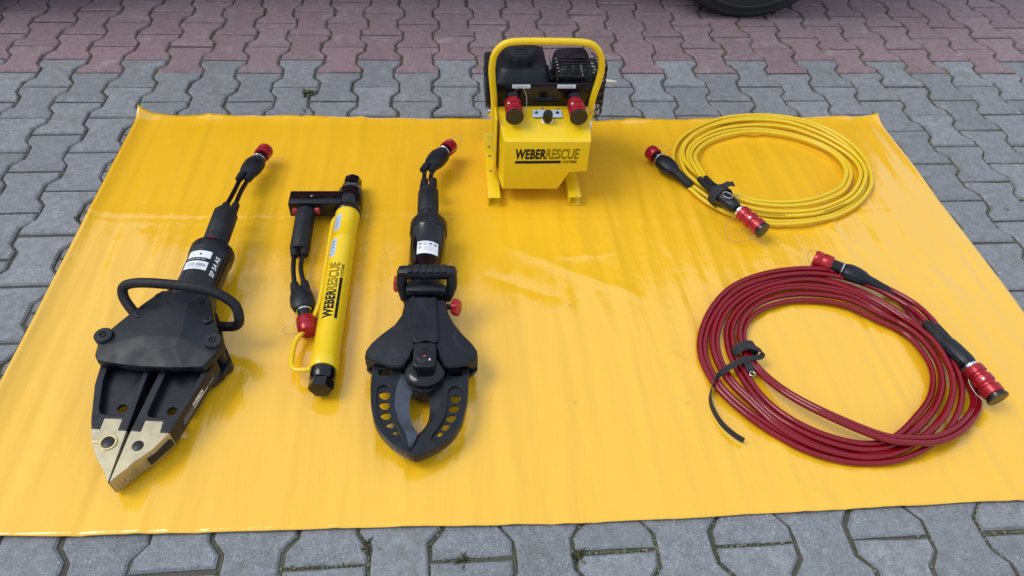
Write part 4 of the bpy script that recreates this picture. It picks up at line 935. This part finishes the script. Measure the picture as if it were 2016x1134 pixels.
pair(RH, rel(RED, rc), .0072, 'hose', M['redhose'], lambda t: .0065 + .0045 * max(0, math.sin(t * 25 + 2.)) * endtaper(t), lambda t: .0032 * math.sin(t * 17 + .6))
A0 = W2((2.601, -1.338, .032), rc); A1 = W2((2.545, -1.291, .040), rc); A2 = W2((2.490, -1.252, .045), rc); A3 = W2((2.424, -1.205, .045), rc)
MB().tube([A0, A0.lerp(A1, .1), A1, A1.lerp(A2, .2)], [.0115, .0130, .0150, .0165], 14).build('strain_relief', M['rubber'], RH)
capped_plug(RH, A1, A2, A3, 1.0)
wire(RH, [A2 + Vector((0, .012, -.01)), A2 + Vector((-.05, -.005, -.022)), A3 + Vector((-.018, -.02, .0)), A3 + Vector((-.02, .005, .02)), A3 + Vector((.012, .012, .016))])
B0 = W2((2.634, -1.458, .050), rc); B1 = W2((2.645, -1.535, .055), rc); B2 = W2((2.667, -1.612, .056), rc); B3 = W2((2.690, -1.712, .050), rc)
D0 = (B1 - B0).normalized(); Wd = D0.cross(Vector((0, 0, 1))).normalized()
for s in (-1, 1):
    MB().tube([B0 + Wd * .0095 * s, B0 + Wd * .0095 * s + D0 * .002, B0.lerp(B1, .6) + Wd * .0100 * s, B1 + Wd * .010 * s + D0 * .01], [.0085, .0105, .0110, .0112], 12).build('hose_sleeve', M['rubber'], RH)
bd = MB().lathe(B1 - D0 * .008, B2 - B1, [(.012, -.002), (.018, 0), (.0205, .010), (.0225, .028), (.0225, .066), (.018, .084), (.015, .090)], 12, sx=1.0, sy=.9).build('coupling_body', M['plastic'], RH, ang=30)
MB().lathe(B2, B3 - B2, [(.0175, -.006), (.018, .002), (.0155, .004)], 24).build('retaining_ring', M['chrome'], bd)
female_coupler(RH, B2, B3 - B2, .094, .0222)
wire(RH, [B2 + Vector((-.014, -.012, -.008)), B2 + Vector((-.016, -.045, -.018)), B2 + Vector((-.005, -.080, -.022)), B3 + Vector((-.014, .010, -.014))])
# strap with a long loose tail
rs = (2.135, -1.516); RS = empty('hose_strap', (*rs, ZM)); tag(RS, 'black hook and loop strap with long curling tail on the red hose', 'strap')
ringp = []
for k in range(33):
    t = 2 * PI * k / 32; ringp.append(Vector((.004 + .030 * math.cos(t), .002 + .006 * math.cos(t), .019 + .024 * math.sin(t))))
MB().ribbon(ringp, Vector((-.2, 1, 0)), .026, .0020).build('band', M['strap'], RS)
tail = [(-.006, .000, .044), (.018, -.012, .047), (.034, -.022, .042), (.030, -.030, .034), (.000, -.034, .033), (-.030, -.044, .034), (-.060, -.060, .032), (-.088, -.078, .026), (-.105, -.100, .018), (-.118, -.130, .013), (-.120, -.165, .013), (-.110, -.205, .013), (-.090, -.235, .0125), (-.072, -.252, .0125)]
tp = crom(tail, 8); n_ = len(tp); wd = []
for i in range(n_):
    k = i / n_; a = Vector((-.25, 1, .0)); b = Vector((.15, .1, 1.0)); t = min(1, max(0, (k - .40) / .2)); wd.append(a.lerp(b, t))
MB().ribbon(tp, wd, .0150, .0018).build('tail', M['strap'], RS)
MB().ribbon([(-.016, -.026, .030), (-.006, -.045, .031), (-.004, -.070, .029)], Vector((1, 0, 0)), .020, .002).build('under_end', M['strap'], RS)
MB().tube([Vector((-.004 + .007 * math.cos(t), -.078 + .007 * math.sin(t), .030)) for t in [2 * PI * k / 16 for k in range(17)]], .001, 6).build('eyelet', M['chrome'], RS)

# ------------------------------------------------------------------ parked vehicle (only its tyre is in the frame)
VH = empty('parked_vehicle', (2.70, .34, 0)); tag(VH, 'large parked vehicle behind the mat, only its black tyre in view', 'vehicle')
def wheel(x, ys, nm='wheel'):
    w = empty(nm, (x, ys, .40)); w.parent = VH
    D = (0, -1, 0)
    prof = [(.24, -.20), (.36, -.21), (.400, -.19), (.410, -.15), (.410, -.05), (.402, -.018), (.392, -.006), (.388, -.001), (.384, .000), (.380, .001), (.376, .006), (.372, .004), (.368, .009), (.35, .012), (.347, .0145), (.341, .0145), (.338, .012), (.33, .012), (.27, .010), (.245, .0)]
    t = MB().lathe((0, 0, 0), D, prof, 72).build('tyre', M['tyre'], w)
    for k in range(72):
        a = 2 * PI * k / 72
        MB().box((math.cos(a) * .409, .05 + .03 * (k % 2), math.sin(a) * .409), (.012, .060, .020), .002, Matrix.Rotation(-a, 3, 'Y')).build('tread_block', M['tyre'], t) if k % 1 == 0 and abs(math.sin(a) + 1) < .25 else None
    r = MB().lathe((0, 0, 0), D, [(.245, -.16), (.245, -.004), (.235, .0), (.225, -.02), (.20, -.05), (.09, -.03), (.07, -.01), (.0, -.01)], 48).build('rim', M['rim'], w)
    for k in range(5):
        a = 2 * PI * k / 5; MB().lathe((math.cos(a) * .06, .03, math.sin(a) * .06), D, [(.010, 0), (.010, .03), (.006, .033)], 8).build('wheel_nut', M['chrome'], r)
    return w
for x in (0, -3.35): wheel(x, .025); w2 = wheel(x, 1.88)
prof = [(-4.25, .60)]
def arch(cx): return [(cx - .50 * math.cos(PI * k / 14), .60 + .28 * math.sin(PI * k / 14)) for k in range(15)]
prof += arch(-3.35) + arch(0) + [(1.05, .60), (1.10, .68), (1.08, 1.10), (1.02, 1.60), (.85, 1.70), (-2.3, 1.71), (-3.1, 1.18), (-4.15, 1.02), (-4.32, .80), (-4.32, .66)]
v, f_ = plate([prof], -.93, .93, .05)
MB().add([(a.x, 1.07 - a.z, a.y) for a in v], f_).build('body', M['carred'], VH, ang=30)
MB().box((-1.6, 1.07, .615), (5.3, 1.72, .03), .005).build('underbody', M['under'], VH)
for x0, x1 in ((-2.45, -1.35), (-1.25, -.15), (-.05, .90)):
    o = MB().add(*[[(a.x, .136 + a.z, a.y) for a in plate([rrect(x0, 1.16, x1, 1.50, .05)], -.003, .003, .001)[0]], plate([rrect(x0, 1.16, x1, 1.50, .05)], -.003, .003, .001)[1]]).build('window', M['glass'], VH)
for x0, x1 in ((-2.5, -1.3), (-1.28, -.1)):
    dpl = plate([rrect(x0, .68, x1, 1.12, .05)], -.003, .003, .002)
    dr = MB().add([(a.x, .137 + a.z, a.y) for a in dpl[0]], dpl[1]).build('door', M['carred'], VH)
    MB().box((x1 - .16, .120, 1.05), (.16, .025, .03), .008).build('handle', M['plastic'], dr)
MB().box((-1.6, .134, .63), (2.0, .03, .05), .01).build('side_sill', M['plastic'], VH)
for x_ in (0, -3.35):
    MB().ribbon([(x_ + .50 * math.cos(t), .10, .42 + .50 * math.sin(t)) for t in [PI * (.12 + .76 * k / 16) for k in range(17)]], Vector((0, 1, 0)), .20, .012).build('mudguard', M['plastic'], VH)
MB().box((-4.33, 1.07, .66), (.10, 1.8, .22), .03).build('bumper', M['plastic'], VH); MB().box((1.10, 1.07, .66), (.10, 1.8, .20), .03).build('bumper', M['plastic'], VH)
for y in (.32, 1.82):
    MB().box((-4.30, y, .85), (.06, .30, .16), .03).build('headlight', M['lamp'], VH); MB().box((1.09, y, 1.05), (.05, .12, .35), .02).build('tail_light', M['lampred'], VH)

# ------------------------------------------------------------------ weeds and joint grass
def weed(px, py, label, r=.03, n=26, h=.015, seed=1, grassy=False):
    g_ = random.Random(seed); b = MB()
    for k in range(n):
        a = g_.uniform(0, 2 * PI); l = r * g_.uniform(.4, 1); z = h * g_.uniform(.3, 1.1); w = (.0012 if grassy else .0042) * g_.uniform(.7, 1.3)
        d = Vector((math.cos(a), math.sin(a), 0)); s_ = Vector((-d.y, d.x, 0)) * w; o = Vector((g_.gauss(0, r * .2), g_.gauss(0, r * .2), -.006))
        m1 = o + d * l * .55 + Vector((0, 0, z)); t = o + d * l + Vector((0, 0, z * g_.uniform(.4, 1.0)))
        b.add([o, m1 + s_, t, m1 - s_], [(0, 1, 2), (0, 2, 3)])
    root = empty('weed', (px, py, 0)); b.build('leaves', M['grass' if grassy else 'leaf'], root, smooth=False)
    MB().tube([(0, 0, -.007), (.001, .001, .003)], [.003, .0015], 6).build('stem', M['leaf'], root)
    tag(root, label, 'weed', 'weeds growing in the paving joints'); return root
weed(.919, -.250, 'low leafy weed in the joint above the ram, behind the mat', .030, 46, .016, 3)
weed(.917, -.372, 'small moss tuft at the back edge of the yellow mat', .022, 30, .008, 5)
weed(1.371, -.345, 'faint leafy tuft left of the power pack behind the mat', .018, 20, .008, 6)
weed(2.515, -.050, 'small tuft where red pavers meet grey behind yellow hose', .016, 20, .008, 8)
weed(3.166, -.953, 'tiny green sprout on the pavers right of the mat', .014, 12, .010, 9)
weed(1.240, -1.965, 'dry grass tuft at front edge of the mat below the cutter', .026, 26, .010, 10, True)
weed(1.425, -2.003, 'grass tuft in the long joint below the middle of the mat', .022, 40, .010, 12, True)
weed(1.655, -2.006, 'star-shaped grass tuft right of the middle in front of mat', .022, 34, .011, 14, True)
weed(.345, -.924, 'thin dry grass in the joint left of the mat', .020, 22, .008, 15, True)
# short grass strands and moss crumbs sprinkled along the joints
g_ = random.Random(21); jb = MB(); mb_ = MB(); sb_ = MB()
def joint_point():
    i = g_.randrange(-6, 32); j = g_.randrange(-12, 3)
    x0 = i * CP; y0 = j * LP + .1 + (.1 if i % 2 else 0)
    if g_.random() < .5:
        return x0 + g_.uniform(-.07, .07), y0 - .1
    y = g_.uniform(-.1, .1); a = abs(y); s = -1 if a < .034 else (1 if a > .066 else (a - .05) / .016)
    return x0 + CP / 2 + s * AP, y0 + y
cnt = 0
while cnt < 15000:
    x, y = joint_point()
    if TX0 + .02 < x < TX1 - .02 and TY0 + .02 < y < TY1 - .02: continue
    dens = noise.noise(Vector((x * 2.6, y * 2.6, 5.5))) + (.25 if y < -1.9 else 0) - (.25 if y > 0 else 0)
    if dens < g_.uniform(-.20, .40): continue
    cnt += 1
    o = Vector((x + g_.gauss(0, .0015), y + g_.gauss(0, .0015), -.007)); a = g_.uniform(0, 2 * PI); l = g_.uniform(.004, .015); d = Vector((math.cos(a), math.sin(a), 0))
    if g_.random() < .45:
        t = o + d * l + Vector((0, 0, g_.uniform(.007, .014))); s_ = Vector((-d.y, d.x, 0)) * .0007
        jb.add([o - s_, o + s_, t], [(0, 1, 2)])
    else:
        r = g_.uniform(.0018, .0042); pz = o + Vector((0, 0, .002))
        (mb_ if g_.random() < .5 else sb_).add([pz + Vector((r, 0, 0)), pz + Vector((0, r, .001)), pz + Vector((-r, 0, 0)), pz + Vector((0, -r, .001)), pz + Vector((0, 0, r * 1.1))], [(0, 1, 4), (1, 2, 4), (2, 3, 4), (3, 0, 4)])
jo = jb.build('joint_grass', M['grass'], smooth=False); tag(jo, 'short dry grass strands growing in the joints', 'grass', kind='stuff')
mo = mb_.build('joint_moss', M['leaf'], smooth=False); tag(mo, 'small moss crumbs along the paver joints', 'moss', kind='stuff')
so = sb_.build('joint_sand', M['sand'], smooth=False); tag(so, 'coarse pale sand grains lying in the paver joints', 'sand', kind='stuff')
